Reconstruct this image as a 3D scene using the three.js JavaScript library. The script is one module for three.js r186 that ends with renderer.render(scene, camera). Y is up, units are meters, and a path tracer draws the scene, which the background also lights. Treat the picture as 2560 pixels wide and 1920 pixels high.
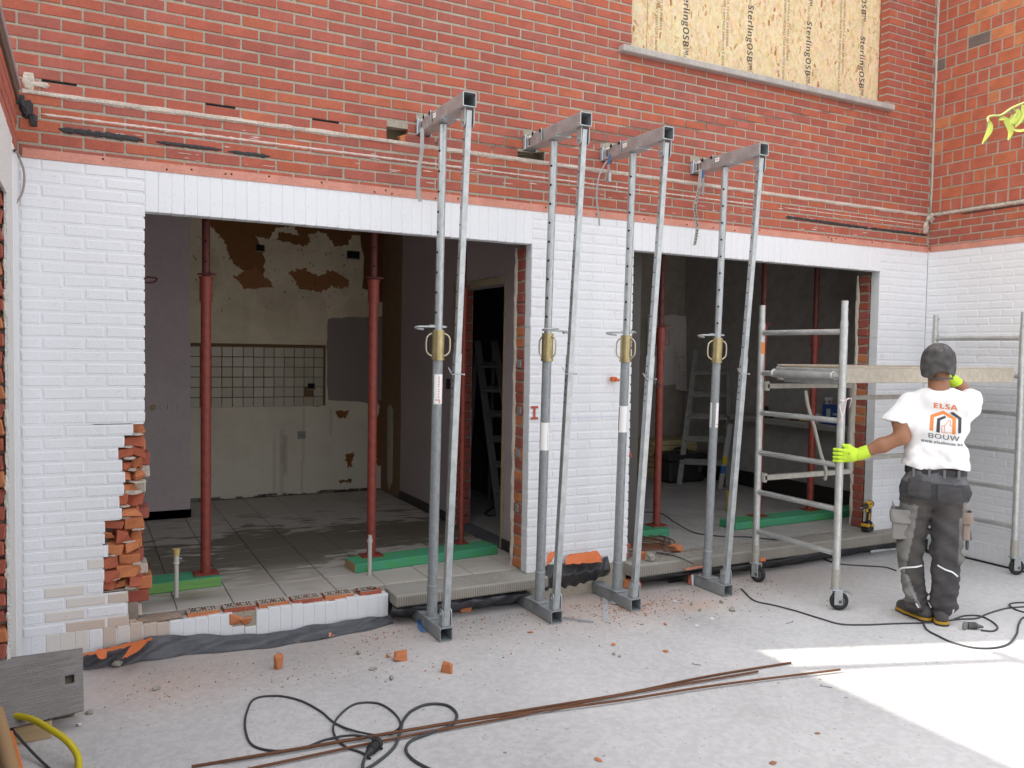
import * as THREE from 'three';
import { ImprovedNoise } from 'three/addons/math/ImprovedNoise.js';
import { mergeGeometries } from 'three/addons/utils/BufferGeometryUtils.js';

// ---------------------------------------------------------------- camera, sky, sun, exposure
const scene = new THREE.Scene();
const FPX = 2060, CAM = new THREE.Vector3(0.274, 1.713, 4.866);
const camera = new THREE.PerspectiveCamera(49.973, 4 / 3, 0.05, 200);
const axis = new THREE.Vector3(0.0440, 0.4784, -0.0063);
camera.quaternion.setFromAxisAngle(axis.clone().normalize(), -axis.length());
camera.position.copy(CAM);
const renderer = new THREE.WebGLRenderer({ antialias: true });
renderer.toneMapping = THREE.LinearToneMapping;
renderer.toneMappingExposure = 1.46;
renderer.shadowMap.enabled = true;
const SUN_DIR = new THREE.Vector3(-1.246, 1.0, -0.436).normalize();
{ // computed sky: hazy bright blue with soft white cloud, brighter near the sun side
  const w = 256, h = 128, d = new Float32Array(w * h * 4);
  for (let j = 0; j < h; j++) for (let i = 0; i < w; i++) {
    const th = (0.5 - (j + 0.5) / h) * Math.PI, ph = ((i + 0.5) / w - 0.5) * 2 * Math.PI;
    // row 0 of the data is the bottom of the picture
    const el = -th, y = Math.sin(el), c = Math.cos(el), x = Math.cos(ph) * c, z = Math.sin(ph) * c;
    const s = Math.max(0, x * SUN_DIR.x + y * SUN_DIR.y + z * SUN_DIR.z);
    const up = Math.max(0, y), hz = Math.pow(1 - up, 3);
    const cl = 0.5 + 0.5 * Math.sin(3.1 * x + 2 * z + Math.sin(5 * y + 2.2 * x)) * Math.sin(4.3 * z - 1.7 * x + 3 * y);
    const gl = Math.pow(s, 4), zn = 0.35 * up;
    let r = 0.78 + 0.24 * hz + 0.20 * cl + 1.5 * gl + 0.95 * zn, g = 0.84 + 0.19 * hz + 0.17 * cl + 1.4 * gl + 1.0 * zn, b = 0.94 + 0.10 * hz + 0.09 * cl + 1.2 * gl + 1.1 * zn;
    if (y < 0) { r = 0.42; g = 0.41; b = 0.4; }
    const o = (j * w + i) * 4; d[o] = r; d[o + 1] = g; d[o + 2] = b; d[o + 3] = 1;
  }
  const t = new THREE.DataTexture(d, w, h, THREE.RGBAFormat, THREE.FloatType);
  t.mapping = THREE.EquirectangularReflectionMapping; t.magFilter = t.minFilter = THREE.LinearFilter; t.wrapS = THREE.RepeatWrapping; t.needsUpdate = true;
  scene.background = t; scene.environment = t; scene.backgroundIntensity = 1.0; scene.environmentIntensity = 1.0;
}
const sun = new THREE.DirectionalLight(new THREE.Color().setRGB(1, 0.93, 0.82), 5.0);
sun.position.copy(SUN_DIR).multiplyScalar(25).add(new THREE.Vector3(4, 0, 2)); sun.target.position.set(4, 0, 2);
sun.castShadow = true; Object.assign(sun.shadow.camera, { left: -12, right: 12, top: 12, bottom: -12, near: 1, far: 60 });
sun.shadow.mapSize.set(4096, 4096);
scene.add(sun, sun.target);

// ---------------------------------------------------------------- helpers
let seed = 7;
const rnd = () => { seed |= 0; seed = seed + 0x6D2B79F5 | 0; let t = Math.imul(seed ^ seed >>> 15, 1 | seed); t = t + Math.imul(t ^ t >>> 7, 61 | t) ^ t; return ((t ^ t >>> 14) >>> 0) / 4294967296; };
const rr = (a, b) => a + (b - a) * rnd();
const pick = (a) => a[Math.floor(rnd() * a.length)];
const V = (x, y, z) => new THREE.Vector3(x, y, z);
// points of the survey (picture measurements) taken back to real planes of the place
const invQ = camera.quaternion.clone();
const ray = (px, py) => V((px - 1280) / FPX, -(py - 960) / FPX, -1).applyQuaternion(invQ);
const G = (px, py, Y = 0) => { const d = ray(px, py); return CAM.clone().addScaledVector(d, (Y - CAM.y) / d.y); };
const W = (px, py, Z = 0) => { const d = ray(px, py); return CAM.clone().addScaledVector(d, (Z - CAM.z) / d.z); };
const XP = (px, py, X) => { const d = ray(px, py); return CAM.clone().addScaledVector(d, (X - CAM.x) / d.x); };

const used = {};
function numbered(n) { const k = used[n] = (used[n] ?? -1) + 1; return k ? n + '_' + String(k).padStart(3, '0') : n; }
function thing(name, label, category, pos = [0, 0, 0], group) {
  const o = new THREE.Group(); o.name = numbered(name); o.position.set(...pos); scene.add(o);
  o.userData = { label, category }; if (group) o.userData.group = group;
  return o;
}
function mesh(name, geo, mat, parent, kind) {
  if (Array.isArray(geo)) geo = mergeGeometries(geo.map(g => g.index ? g.toNonIndexed() : g));
  const m = new THREE.Mesh(geo, mat); m.name = parent ? name : numbered(name); m.castShadow = m.receiveShadow = true;
  if (kind) m.userData.kind = kind;
  (parent ?? scene).add(m); return m;
}
function single(name, label, category, geo, mat, group) {
  const m = mesh(name, geo, mat); m.userData.label = label; m.userData.category = category; if (group) m.userData.group = group; return m;
}
function dup(src, label, group) {
  const c = src.clone(); c.name = numbered(src.name.replace(/_\d{3}$/, '')); c.userData = { ...src.userData, label }; if (group) c.userData.group = group; scene.add(c); return c;
}
// tileable value noise ------------------------------------------------
function fbm(size, freq, oct, sd, gain = 0.5, stretch = 1) {
  const out = new Float32Array(size * size); let amp = 1, tot = 0, f = freq; const keep = seed; seed = sd;
  for (let o = 0; o < oct; o++) {
    const fx = Math.max(1, Math.round(f)), fy = Math.max(1, Math.round(f * stretch)), g = new Float32Array(fx * fy); for (let i = 0; i < g.length; i++) g[i] = rnd();
    for (let j = 0; j < size; j++) {
      const v = j / size * fy, j0 = Math.floor(v) % fy, j1 = (j0 + 1) % fy; let tv = v - Math.floor(v); tv = tv * tv * (3 - 2 * tv);
      for (let i = 0; i < size; i++) {
        const u = i / size * fx, i0 = Math.floor(u) % fx, i1 = (i0 + 1) % fx; let tu = u - Math.floor(u); tu = tu * tu * (3 - 2 * tu);
        const a = g[j0 * fx + i0], b = g[j0 * fx + i1], c = g[j1 * fx + i0], d = g[j1 * fx + i1];
        out[j * size + i] += amp * (a + (b - a) * tu + (c - a) * tv + (a - b - c + d) * tu * tv);
      }
    }
    tot += amp; amp *= gain; f *= 2;
  }
  for (let i = 0; i < out.length; i++) out[i] /= tot;
  seed = keep; return out;
}
const s2 = (x) => x <= 0.0031308 ? x * 12.92 : 1.055 * Math.pow(x, 1 / 2.4) - 0.055;
const cl01 = (x) => Math.max(0, Math.min(1, x)), sstep = (a, b, x) => { const t = cl01((x - a) / (b - a)); return t * t * (3 - 2 * t); };
function dtex(size, fn, rx = 1, ry = rx, srgb = true) { // fn(i,j,k) gives linear rgb
  const d = new Uint8Array(size * size * 4);
  for (let j = 0, k = 0; j < size; j++) for (let i = 0; i < size; i++, k++) { const c = fn(i, j, k); for (let q = 0; q < 3; q++) d[k * 4 + q] = 255 * (srgb ? s2(cl01(c[q])) : cl01(c[q])); d[k * 4 + 3] = 255; }
  const t = new THREE.DataTexture(d, size, size); t.wrapS = t.wrapT = THREE.RepeatWrapping; t.magFilter = THREE.LinearFilter; t.minFilter = THREE.LinearMipmapLinearFilter; t.generateMipmaps = true;
  if (srgb) t.colorSpace = THREE.SRGBColorSpace; t.repeat.set(rx, ry); t.needsUpdate = true; return t;
}
const gtex = (size, arr, lo, hi, rx = 1, ry = rx) => dtex(size, (i, j, k) => { const v = lo + (hi - lo) * arr[k]; return [v, v, v]; }, rx, ry, false);
function canvasTex(w, h, draw) {
  const c = document.createElement('canvas'); c.width = w; c.height = h; draw(c.getContext('2d'), w, h);
  const t = new THREE.CanvasTexture(c); t.colorSpace = THREE.SRGBColorSpace; t.magFilter = THREE.LinearFilter; return t;
}
const lin = (r, g, b) => new THREE.Color().setRGB(r, g, b);
const M = (o) => new THREE.MeshStandardMaterial({ roughness: 0.85, ...o });

// ---------------------------------------------------------------- geometry helpers
function uvBox(g, s = 1, off = [0, 0]) { // uv in metres by dominant normal
  const p = g.attributes.position, n = g.attributes.normal, uv = new Float32Array(p.count * 2);
  for (let i = 0; i < p.count; i++) {
    const ax = Math.abs(n.getX(i)), ay = Math.abs(n.getY(i)), az = Math.abs(n.getZ(i));
    const a = ax > ay && ax > az ? p.getZ(i) : p.getX(i), b = ay > ax && ay > az ? p.getZ(i) : p.getY(i);
    uv[2 * i] = a * s + off[0]; uv[2 * i + 1] = b * s + off[1];
  }
  g.setAttribute('uv', new THREE.BufferAttribute(uv, 2)); return g;
}
const box = (w, h, d, x = 0, y = 0, z = 0) => uvBox(new THREE.BoxGeometry(w, h, d).translate(x, y, z));
const bb = (x0, x1, y0, y1, z0, z1) => box(x1 - x0, y1 - y0, z1 - z0, (x0 + x1) / 2, (y0 + y1) / 2, (z0 + z1) / 2);
function chBox(w, h, d, c = 0.004, jit = 0) { // box with all edges chamfered, centred; jit roughens the corners
  const v = [], idx = [], X = w / 2, Y = h / 2, Z = d / 2, P = [];
  for (const sx of [-1, 1]) for (const sy of [-1, 1]) for (const sz of [-1, 1]) {
    const jx = jit * (rnd() - 0.5) * 2, jy = jit * (rnd() - 0.5) * 2, jz = jit * (rnd() - 0.5) * 2;
    P.push([V(sx * X + jx, sy * (Y - c) + jy, sz * (Z - c) + jz), V(sx * (X - c) + jx, sy * Y + jy, sz * (Z - c) + jz), V(sx * (X - c) + jx, sy * (Y - c) + jy, sz * Z + jz)]);
  }
  const id = (a, b, e) => a * 4 + b * 2 + e, tri = [], add = (...q) => { for (let i = 1; i < q.length - 1; i++) tri.push(q[0], q[i], q[i + 1]); };
  for (let s = 0; s < 2; s++) {
    add(...[[0, 0], [1, 0], [1, 1], [0, 1]].map(([b, e]) => P[id(s, b, e)][0]));
    add(...[[0, 0], [1, 0], [1, 1], [0, 1]].map(([b, e]) => P[id(b, s, e)][1]));
    add(...[[0, 0], [1, 0], [1, 1], [0, 1]].map(([b, e]) => P[id(b, e, s)][2]));
  }
  for (let a = 0; a < 2; a++) for (let b = 0; b < 2; b++) {
    add(P[id(a, b, 0)][0], P[id(a, b, 1)][0], P[id(a, b, 1)][1], P[id(a, b, 0)][1]);
    add(P[id(a, 0, b)][0], P[id(a, 1, b)][0], P[id(a, 1, b)][2], P[id(a, 0, b)][2]);
    add(P[id(0, a, b)][1], P[id(1, a, b)][1], P[id(1, a, b)][2], P[id(0, a, b)][2]);
  }
  for (const p of P) add(p[0], p[1], p[2]);
  const pos = []; // orient outwards
  for (let i = 0; i < tri.length; i += 3) {
    let [a, b, e] = [tri[i], tri[i + 1], tri[i + 2]]; const n = b.clone().sub(a).cross(e.clone().sub(a)), m = a.clone().add(b).add(e);
    if (n.dot(m) < 0) [b, e] = [e, b]; pos.push(a.x, a.y, a.z, b.x, b.y, b.z, e.x, e.y, e.z);
  }
  const g = new THREE.BufferGeometry(); g.setAttribute('position', new THREE.Float32BufferAttribute(pos, 3)); g.computeVertexNormals();
  return uvBox(g, 1, [rnd(), rnd()]);
}
function faceBrick(w, h, d, c = 0.003, j = 0, cd = c) { // brick whose visible face lies at z = 0, chamfered round the face
  const q = () => (rnd() - 0.5) * 2 * j;
  const X = w / 2, Y = h / 2, pts = [];
  const F = [[-X, -Y], [X, -Y], [X, Y], [-X, Y]].map(([x, y]) => { const a = q(), b = q(); return [V(x - Math.sign(x) * c + a, y - Math.sign(y) * c + b, 0), V(x + a, y + b, -cd), V(x + a, y + b, -d)]; });
  const quad = (a, b, e, f) => pts.push(a, b, e, a, e, f);
  quad(F[0][0], F[1][0], F[2][0], F[3][0]);
  for (let i = 0; i < 4; i++) { const k = (i + 1) % 4; quad(F[i][1], F[k][1], F[k][0], F[i][0]); quad(F[i][2], F[k][2], F[k][1], F[i][1]); }
  const g = new THREE.BufferGeometry().setFromPoints(pts); g.computeVertexNormals();
  return uvBox(g, 1, [rnd(), rnd()]);
}
function tube(pts, r, seg = 0, rs = 8, closed = false) {
  const c = new THREE.CatmullRomCurve3(pts, closed, 'centripetal');
  return new THREE.TubeGeometry(c, seg || Math.max(4, pts.length * 5), r, rs, closed);
}
function rod(a, b, r, rs = 14, open = false, r2 = r) { // cylinder between two points
  const d = b.clone().sub(a), L = d.length(), g = new THREE.CylinderGeometry(r2, r, L, rs, 1, open);
  const uv = g.attributes.uv; for (let i = 0; i < uv.count; i++) uv.setXY(i, uv.getX(i) * 2 * Math.PI * r, uv.getY(i) * L);
  g.applyQuaternion(new THREE.Quaternion().setFromUnitVectors(V(0, 1, 0), d.normalize())); return g.translate((a.x + b.x) / 2, (a.y + b.y) / 2, (a.z + b.z) / 2);
}
function sqTube(a, b, s, t = 0.004, c = 0.006) { // hollow square tube from a to b, sides along world x
  const d = b.clone().sub(a), L = d.length(), sh = new THREE.Shape(), k = s / 2;
  const rp = (p, k, c) => { p.moveTo(-k + c, -k); p.lineTo(k - c, -k); p.quadraticCurveTo(k, -k, k, -k + c); p.lineTo(k, k - c); p.quadraticCurveTo(k, k, k - c, k); p.lineTo(-k + c, k); p.quadraticCurveTo(-k, k, -k, k - c); p.lineTo(-k, -k + c); p.quadraticCurveTo(-k, -k, -k + c, -k); };
  rp(sh, k, c); const hl = new THREE.Path(); rp(hl, k - t, c * 0.6); sh.holes.push(hl);
  const g = new THREE.ExtrudeGeometry(sh, { depth: L, bevelEnabled: false, curveSegments: 3 });
  const z = d.clone().normalize(), x = V(1, 0, 0), y = z.clone().cross(x).normalize(); x.copy(y).cross(z);
  g.applyMatrix4(new THREE.Matrix4().makeBasis(x, y, z)); return uvBox(g.translate(a.x, a.y, a.z));
}
function chunk(sx, sy, sz, detail = 0) { // broken lump, resting on y = 0
  const g = new THREE.IcosahedronGeometry(1, detail), p = g.attributes.position, map = {};
  for (let i = 0; i < p.count; i++) {
    const k = [p.getX(i), p.getY(i), p.getZ(i)].map(v => v.toFixed(2)).join(); map[k] ??= rr(0.62, 1.1); const f = map[k];
    const q = (v) => Math.sign(v) * Math.pow(Math.abs(v), 0.6);
    p.setXYZ(i, q(p.getX(i)) * f * sx / 2, (q(p.getY(i)) * f) * sy / 2, q(p.getZ(i)) * f * sz / 2);
  }
  g.computeVertexNormals(); g.computeBoundingBox(); g.translate(0, -g.boundingBox.min.y, 0); return uvBox(g.index ? g.toNonIndexed() : g, 1, [rnd(), rnd()]);
}
function patch(rows, nu, nv, amp, sd = 1) { // crumpled sheet through rows of points (each row the same count)
  const pts = [], keep = seed; seed = sd; const ph = Array.from({ length: 8 }, () => rr(0, 6.28)); seed = keep;
  const cs = rows.map(r => new THREE.CatmullRomCurve3(r, false, 'centripetal')), idx = [], uv = [];
  for (let j = 0; j <= nv; j++) for (let i = 0; i <= nu; i++) {
    const u = i / nu, v = j / nv, t = v * (rows.length - 1), a = Math.min(rows.length - 2, Math.floor(t));
    const p = cs[a].getPoint(u).lerp(cs[a + 1].getPoint(u), t - a);
    const n = Math.sin(u * 31 + ph[0] + v * 5) * Math.sin(v * 7 + ph[1]) + 0.6 * Math.sin(u * 67 + ph[2] - v * 9) + 0.5 * Math.sin(u * 17 - v * 13 + ph[3]);
    p.y += amp * n * 0.5; p.z += amp * 0.7 * Math.sin(u * 43 + ph[4] + v * 8) ; if (p.y < 0.003) p.y = 0.003 + 0.002 * Math.abs(n); pts.push(p); uv.push(u * 2, v * 0.4);
  }
  for (let j = 0; j < nv; j++) for (let i = 0; i < nu; i++) { const a = j * (nu + 1) + i; idx.push(a, a + nu + 1, a + 1, a + 1, a + nu + 1, a + nu + 2); }
  const g = new THREE.BufferGeometry().setFromPoints(pts); g.setIndex(idx); g.setAttribute('uv', new THREE.Float32BufferAttribute(uv, 2)); g.computeVertexNormals(); return g;
}
function ribbonLump(x0, x1, y, h, prot, sd, step = 0.02) { // uneven crust along a wall (plane z = 0): raised ribbon of varying height
  const keep = seed; seed = sd; const pos = [], n = Math.ceil((x1 - x0) / step), R = [];
  for (let i = 0; i <= n; i++) { const x = x0 + (x1 - x0) * i / n, e = Math.min(1, Math.min(i, n - i) / 3), k = h * rr(0.7, 1.15) * (0.2 + 0.8 * e), yy = (typeof y === 'function' ? y(x) : y) + h * rr(-0.08, 0.08); R.push([V(x, yy - k / 2, 0.0005), V(x, yy - k * 0.2, prot * rr(0.5, 1)), V(x, yy + k * 0.25, prot * rr(0.4, 0.9)), V(x, yy + k / 2, 0.0005)]); }
  for (let i = 0; i < n; i++) for (let a = 0; a < 3; a++) pos.push(R[i][a], R[i + 1][a], R[i + 1][a + 1], R[i][a], R[i + 1][a + 1], R[i][a + 1]);
  seed = keep; const g = new THREE.BufferGeometry().setFromPoints(pos); g.computeVertexNormals(); return uvBox(g);
}
const colored = (g, c) => { const n = g.attributes.position.count, a = new Float32Array(n * 3); for (let i = 0; i < n; i++) { a[3 * i] = c.r; a[3 * i + 1] = c.g; a[3 * i + 2] = c.b; } g.setAttribute('color', new THREE.BufferAttribute(a, 3)); return g; };

// ---------------------------------------------------------------- materials
const nA = fbm(256, 6, 5, 11), nB = fbm(256, 40, 3, 12), nC = fbm(512, 5, 6, 13), nD = fbm(512, 60, 3, 14), nS = fbm(512, 4, 5, 15, 0.55, 10);
const brickTex = dtex(256, (i, j, k) => { const v = 0.72 + 0.36 * nA[k] + 0.22 * (nB[k] - 0.5) - (nB[k] > 0.8 ? 0.15 : 0); return [v, v * 0.99, v * 0.98]; }, 3.1, 3.3);
const brickBump = gtex(256, nB, 0, 1, 3.1, 3.3);
const RED_TONES = [[.42, .106, .068], [.40, .106, .07], [.39, .110, .077], [.44, .114, .062], [.37, .10, .072], [.405, .104, .065], [.36, .106, .08], [.45, .125, .068], [.41, .116, .084], [.36, .092, .062]].map(c => lin(...c));
const redMats = RED_TONES.map(c => M({ color: c, map: brickTex, bumpMap: brickBump, bumpScale: 0.0012, roughness: 0.88 }));
const redVc = M({ vertexColors: true, map: brickTex, bumpMap: brickBump, bumpScale: 0.0012, roughness: 0.88 });
const WALL2_TONES = [[.46, .125, .07], [.48, .13, .068], [.45, .125, .08], [.49, .145, .07], [.46, .135, .085], [.44, .115, .068]].map(c => lin(...c));
const wall2Mats = WALL2_TONES.map(c => M({ color: c, map: brickTex, bumpMap: brickBump, bumpScale: 0.0012, roughness: 0.88 }));
const orangeMat = M({ color: lin(.56, .20, .085), map: brickTex, roughness: 0.9 }), darkBrickMat = M({ color: lin(.17, .13, .12), map: brickTex });
const M_pale = M({ color: lin(.55, .20, .09), map: brickTex });
const mortarTex = dtex(256, (i, j, k) => { const v = 0.75 + 0.35 * nA[k] + 0.3 * (nB[k] - 0.5); return [v, v * 0.97, v * 0.93]; }, 2.3, 2.3);
const mortarMat = M({ color: lin(.40, .36, .30), map: mortarTex, bumpMap: brickBump, bumpScale: 0.004, roughness: 0.95 });
const paintTex = dtex(512, (i, j, k) => { const d = sstep(0.62, 0.8, nC[k]) * 0.1 + (nD[k] > 0.78 ? 0.10 : 0); const v = 0.93 + 0.09 * (nC[(k * 7) % nC.length] - 0.5) * 0.3 - d; return [v, v * 0.998 - d * 0.03, v - d * 0.08]; }, 1.6, 1.6);
const paintMat = M({ color: lin(.79, .80, .83), map: paintTex, bumpMap: gtex(512, nD, 0, 1, 1.6), bumpScale: 0.001, roughness: 0.6 });
const M_plasterRough = M({ color: lin(.62, .58, .52), map: mortarTex, roughness: 1 });
const dirtyPaint = M({ color: lin(.60, .50, .43), map: paintTex, roughness: 0.8 }), dirtyPaint2 = M({ color: lin(.70, .66, .62), map: paintTex, roughness: 0.8 });
const pinkMat = M({ color: lin(.60, .27, .21), map: mortarTex, roughness: 0.7 });
const lumpMat = M({ color: lin(.56, .50, .45), map: mortarTex, bumpMap: brickBump, bumpScale: 0.006, roughness: 0.95 });
const limeMat = M({ color: lin(.62, .52, .48), map: mortarTex, roughness: 0.95 });
const bitumenMat = M({ color: lin(.028, .027, .029), bumpMap: brickBump, bumpScale: 0.006, roughness: 0.7 });
const concreteMat = M({ color: lin(.34, .325, .30), map: dtex(512, (i, j, k) => { const v = 0.72 + 0.5 * nC[k] + 0.25 * (nD[k] - 0.5); return [v, v * 0.985, v * 0.96]; }, 0.9), bumpMap: gtex(512, nD, 0, 1, 0.9), bumpScale: 0.003, roughness: 0.92 });
const ribConcrete = M({ color: lin(.33, .30, .26), map: dtex(256, (i, j, k) => { const v = (0.72 + 0.3 * nA[k]) * (0.86 + 0.22 * Math.sin(i / 256 * 2 * Math.PI * 32)); return [v, v, v]; }, 2, 2), roughness: 0.95 });
const stoneMat = M({ color: lin(.44, .42, .41), map: mortarTex, roughness: 0.8 });
const galvTex = dtex(512, (i, j, k) => { const c = nC[k], s = nD[k], p = nA[(j >> 1) * 256 + (i >> 1)]; const v = 0.70 + 0.35 * c + 0.35 * (s - 0.5) + 0.2 * (p - 0.5); return [v * 0.98, v, v * 1.01]; }, 4, 4);
const galvMat = M({ color: lin(.52, .54, .55), map: galvTex, metalness: 0.55, roughness: 0.46, roughnessMap: gtex(512, nC, .6, 1, 4) });
const galvDull = M({ color: lin(.36, .375, .385), map: galvTex, metalness: 0.35, roughness: 0.6 });
const zincGold = M({ color: lin(.52, .42, .22), map: galvTex, metalness: 0.75, roughness: 0.34 });
const alu = M({ color: lin(.62, .62, .61), map: galvTex, metalness: 0.6, roughness: 0.42 });
const aluDull = M({ color: lin(.50, .47, .42), map: galvTex, metalness: 0.35, roughness: 0.6 });
const blackMat = M({ color: lin(.014, .014, .015), roughness: 0.6 }), holeMat = M({ color: lin(.008, .008, .008), roughness: 1 });
const rubberMat = M({ color: lin(.022, .022, .023), roughness: 0.75 });
const rustTex = dtex(256, (i, j, k) => { const a = nA[k], b = nB[k]; return [0.55 + 0.7 * a + 0.3 * (b - .5), 0.5 + 0.75 * a + 0.3 * (b - .5), 0.5 + 0.8 * a]; }, 5, 5);
const rustMat = M({ color: lin(.16, .068, .032), map: rustTex, roughness: 0.9 });
const redPaint = M({ color: lin(.25, .045, .03), map: rustTex, roughness: 0.55 });
const greenWood = M({ color: lin(.06, .30, .16), map: dtex(512, (i, j, k) => { const v = 0.6 + 0.5 * nS[k] + 0.3 * nC[k]; const y = sstep(.5, .75, nC[k]); return [v * (1 + 1.0 * y), v * (1 + 0.1 * y), v * (1 - 0.55 * y)]; }, 1.2), roughness: 0.8 });
const woodMat = M({ color: lin(.42, .30, .17), map: dtex(512, (i, j, k) => { const v = 0.65 + 0.7 * nS[k]; return [v, v * .97, v * .92]; }, 1.5), roughness: 0.85 });
const filmMat = M({ color: lin(.085, .086, .098), map: dtex(256, (i, j, k) => { const v = 0.5 + 1.3 * sstep(.42, .75, nA[k]) + 0.6 * nB[k]; return [v, v, v]; }, 2), roughness: 0.5, side: THREE.DoubleSide });
const M_film2 = M({ color: lin(.035, .036, .04), map: filmMat.map, roughness: .45, side: THREE.DoubleSide });
const M_dust = M({ color: lin(.46, .40, .36), map: mortarTex, roughness: 1 });
const M_edge = M({ color: lin(.30, .29, .28), roughness: .6 });
const orangeFilm = M({ color: lin(.68, .17, .05), roughness: 0.55, map: paintTex, side: THREE.DoubleSide });
const clayPink = M({ color: lin(.62, .25, .18), map: mortarTex, roughness: 0.8, side: THREE.DoubleSide });

// ---------------------------------------------------------------- ground
{
  const S = 2048, EXT = 10, base = fbm(1024, 8, 6, 31), sp = fbm(1024, 200, 2, 32), big = fbm(512, 3, 4, 33), brush = fbm(512, 10, 4, 34, 0.5, 0.25);
  const spots = []; { const keep = seed; seed = 99; for (let i = 0; i < 700; i++) spots.push([rr(0, 10), rr(-.2, 6), rr(0.003, 0.010), rr(0.4, 0.8)]);  seed = keep; }
  const mul = new Float32Array(S * S).fill(1);
  for (const [x, z, r, m] of spots) { const cx = x / EXT * S, cy = (z / EXT + 0.3) * S, R = r / EXT * S; for (let j = Math.floor(cy - R); j <= cy + R; j++) for (let i = Math.floor(cx - R); i <= cx + R; i++) if (i >= 0 && j >= 0 && i < S && j < S && (i - cx) ** 2 + (j - cy) ** 2 * 1.6 < R * R) mul[j * S + i] = Math.min(mul[j * S + i], m); }
  const t = dtex(S, (i, j, k) => {
    const x = i / S * EXT, z = (j / S - 0.3) * EXT, b = base[(j & 1023) * 1024 + (i & 1023)], s = sp[((j * 1) & 1023) * 1024 + (i & 1023)], g = big[(j >> 2) * 512 + (i >> 2)], br = brush[((j >> 1) & 511) * 512 + ((i >> 1) & 511)];
    let v = 0.82 + 0.28 * (b - 0.5) + 0.22 * (s - 0.5) + 0.16 * (g - 0.5) + 0.12 * (br - .5); if (s > 0.83) v -= 0.2; if (s < 0.14) v += 0.08;
    v *= mul[j * S + i];
    const near = Math.exp(-Math.pow(Math.max(0, z - 0.15) / 0.45, 2)) * sstep(-.1, .5, x) * (1 - sstep(4.9, 6.4, x));
    const p2 = Math.exp(-((x - 3.55) ** 2 / 0.35 + (z - 0.35) ** 2 / 0.12)) , p3 = Math.exp(-((x - 0.7) ** 2 / 0.3 + (z - 0.45) ** 2 / 0.1)), p4 = Math.exp(-((x - 3.95) ** 2 / .03 + (z - .55) ** 2 / .006));
    const dust = cl01((near * 0.5 + p2 * 0.8 + p3 * 0.35) * (0.25 + 1.2 * b) + p4 * .7), dirt = cl01(near * 0.5 * (0.2 + g + s * 0.6));
    v *= 1 - 0.28 * dirt;
    return [v * (1 + 0.06 * dust), v * (1 - 0.16 * dust), v * (0.985 - 0.27 * dust)];
  }, 1, 1);
  t.anisotropy = 8;
  const g = new THREE.PlaneGeometry(140, 140).rotateX(-Math.PI / 2), uv = g.attributes.uv, p = g.attributes.position;
  for (let i = 0; i < uv.count; i++) uv.setXY(i, p.getX(i) / EXT, p.getZ(i) / EXT + 0.3);
  mesh('ground', g, M({ color: lin(.62, .605, .615), map: t, bumpMap: gtex(1024, sp, 0, 1, 4), bumpScale: 0.0015, roughness: 0.93 }), null, 'structure');
}

// ---------------------------------------------------------------- main wall: red brick above, white painted brick below
const CH = 0.065, BP = 0.19614, YV = (v) => (46.8 - v) * CH, XU = (u) => (u + 0.4) * BP;
const O1 = [0.564, 2.935, -0.2, 2.425], O2 = [3.766, 6.345, -0.2, 2.442], WIN = [3.706, 6.362, 3.85, 5.35];
const PROPX = [2.148, 2.90, 3.507, 4.302];
const HOLES = [O1, O2, WIN, [1.913, 2.05, 2.975, 3.065], [2.815, 3.02, 2.975, 3.045], ...PROPX.map(x => [x - 0.046, x + 0.046, 3.034, 3.126])];
const XW = 6.963;
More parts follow.
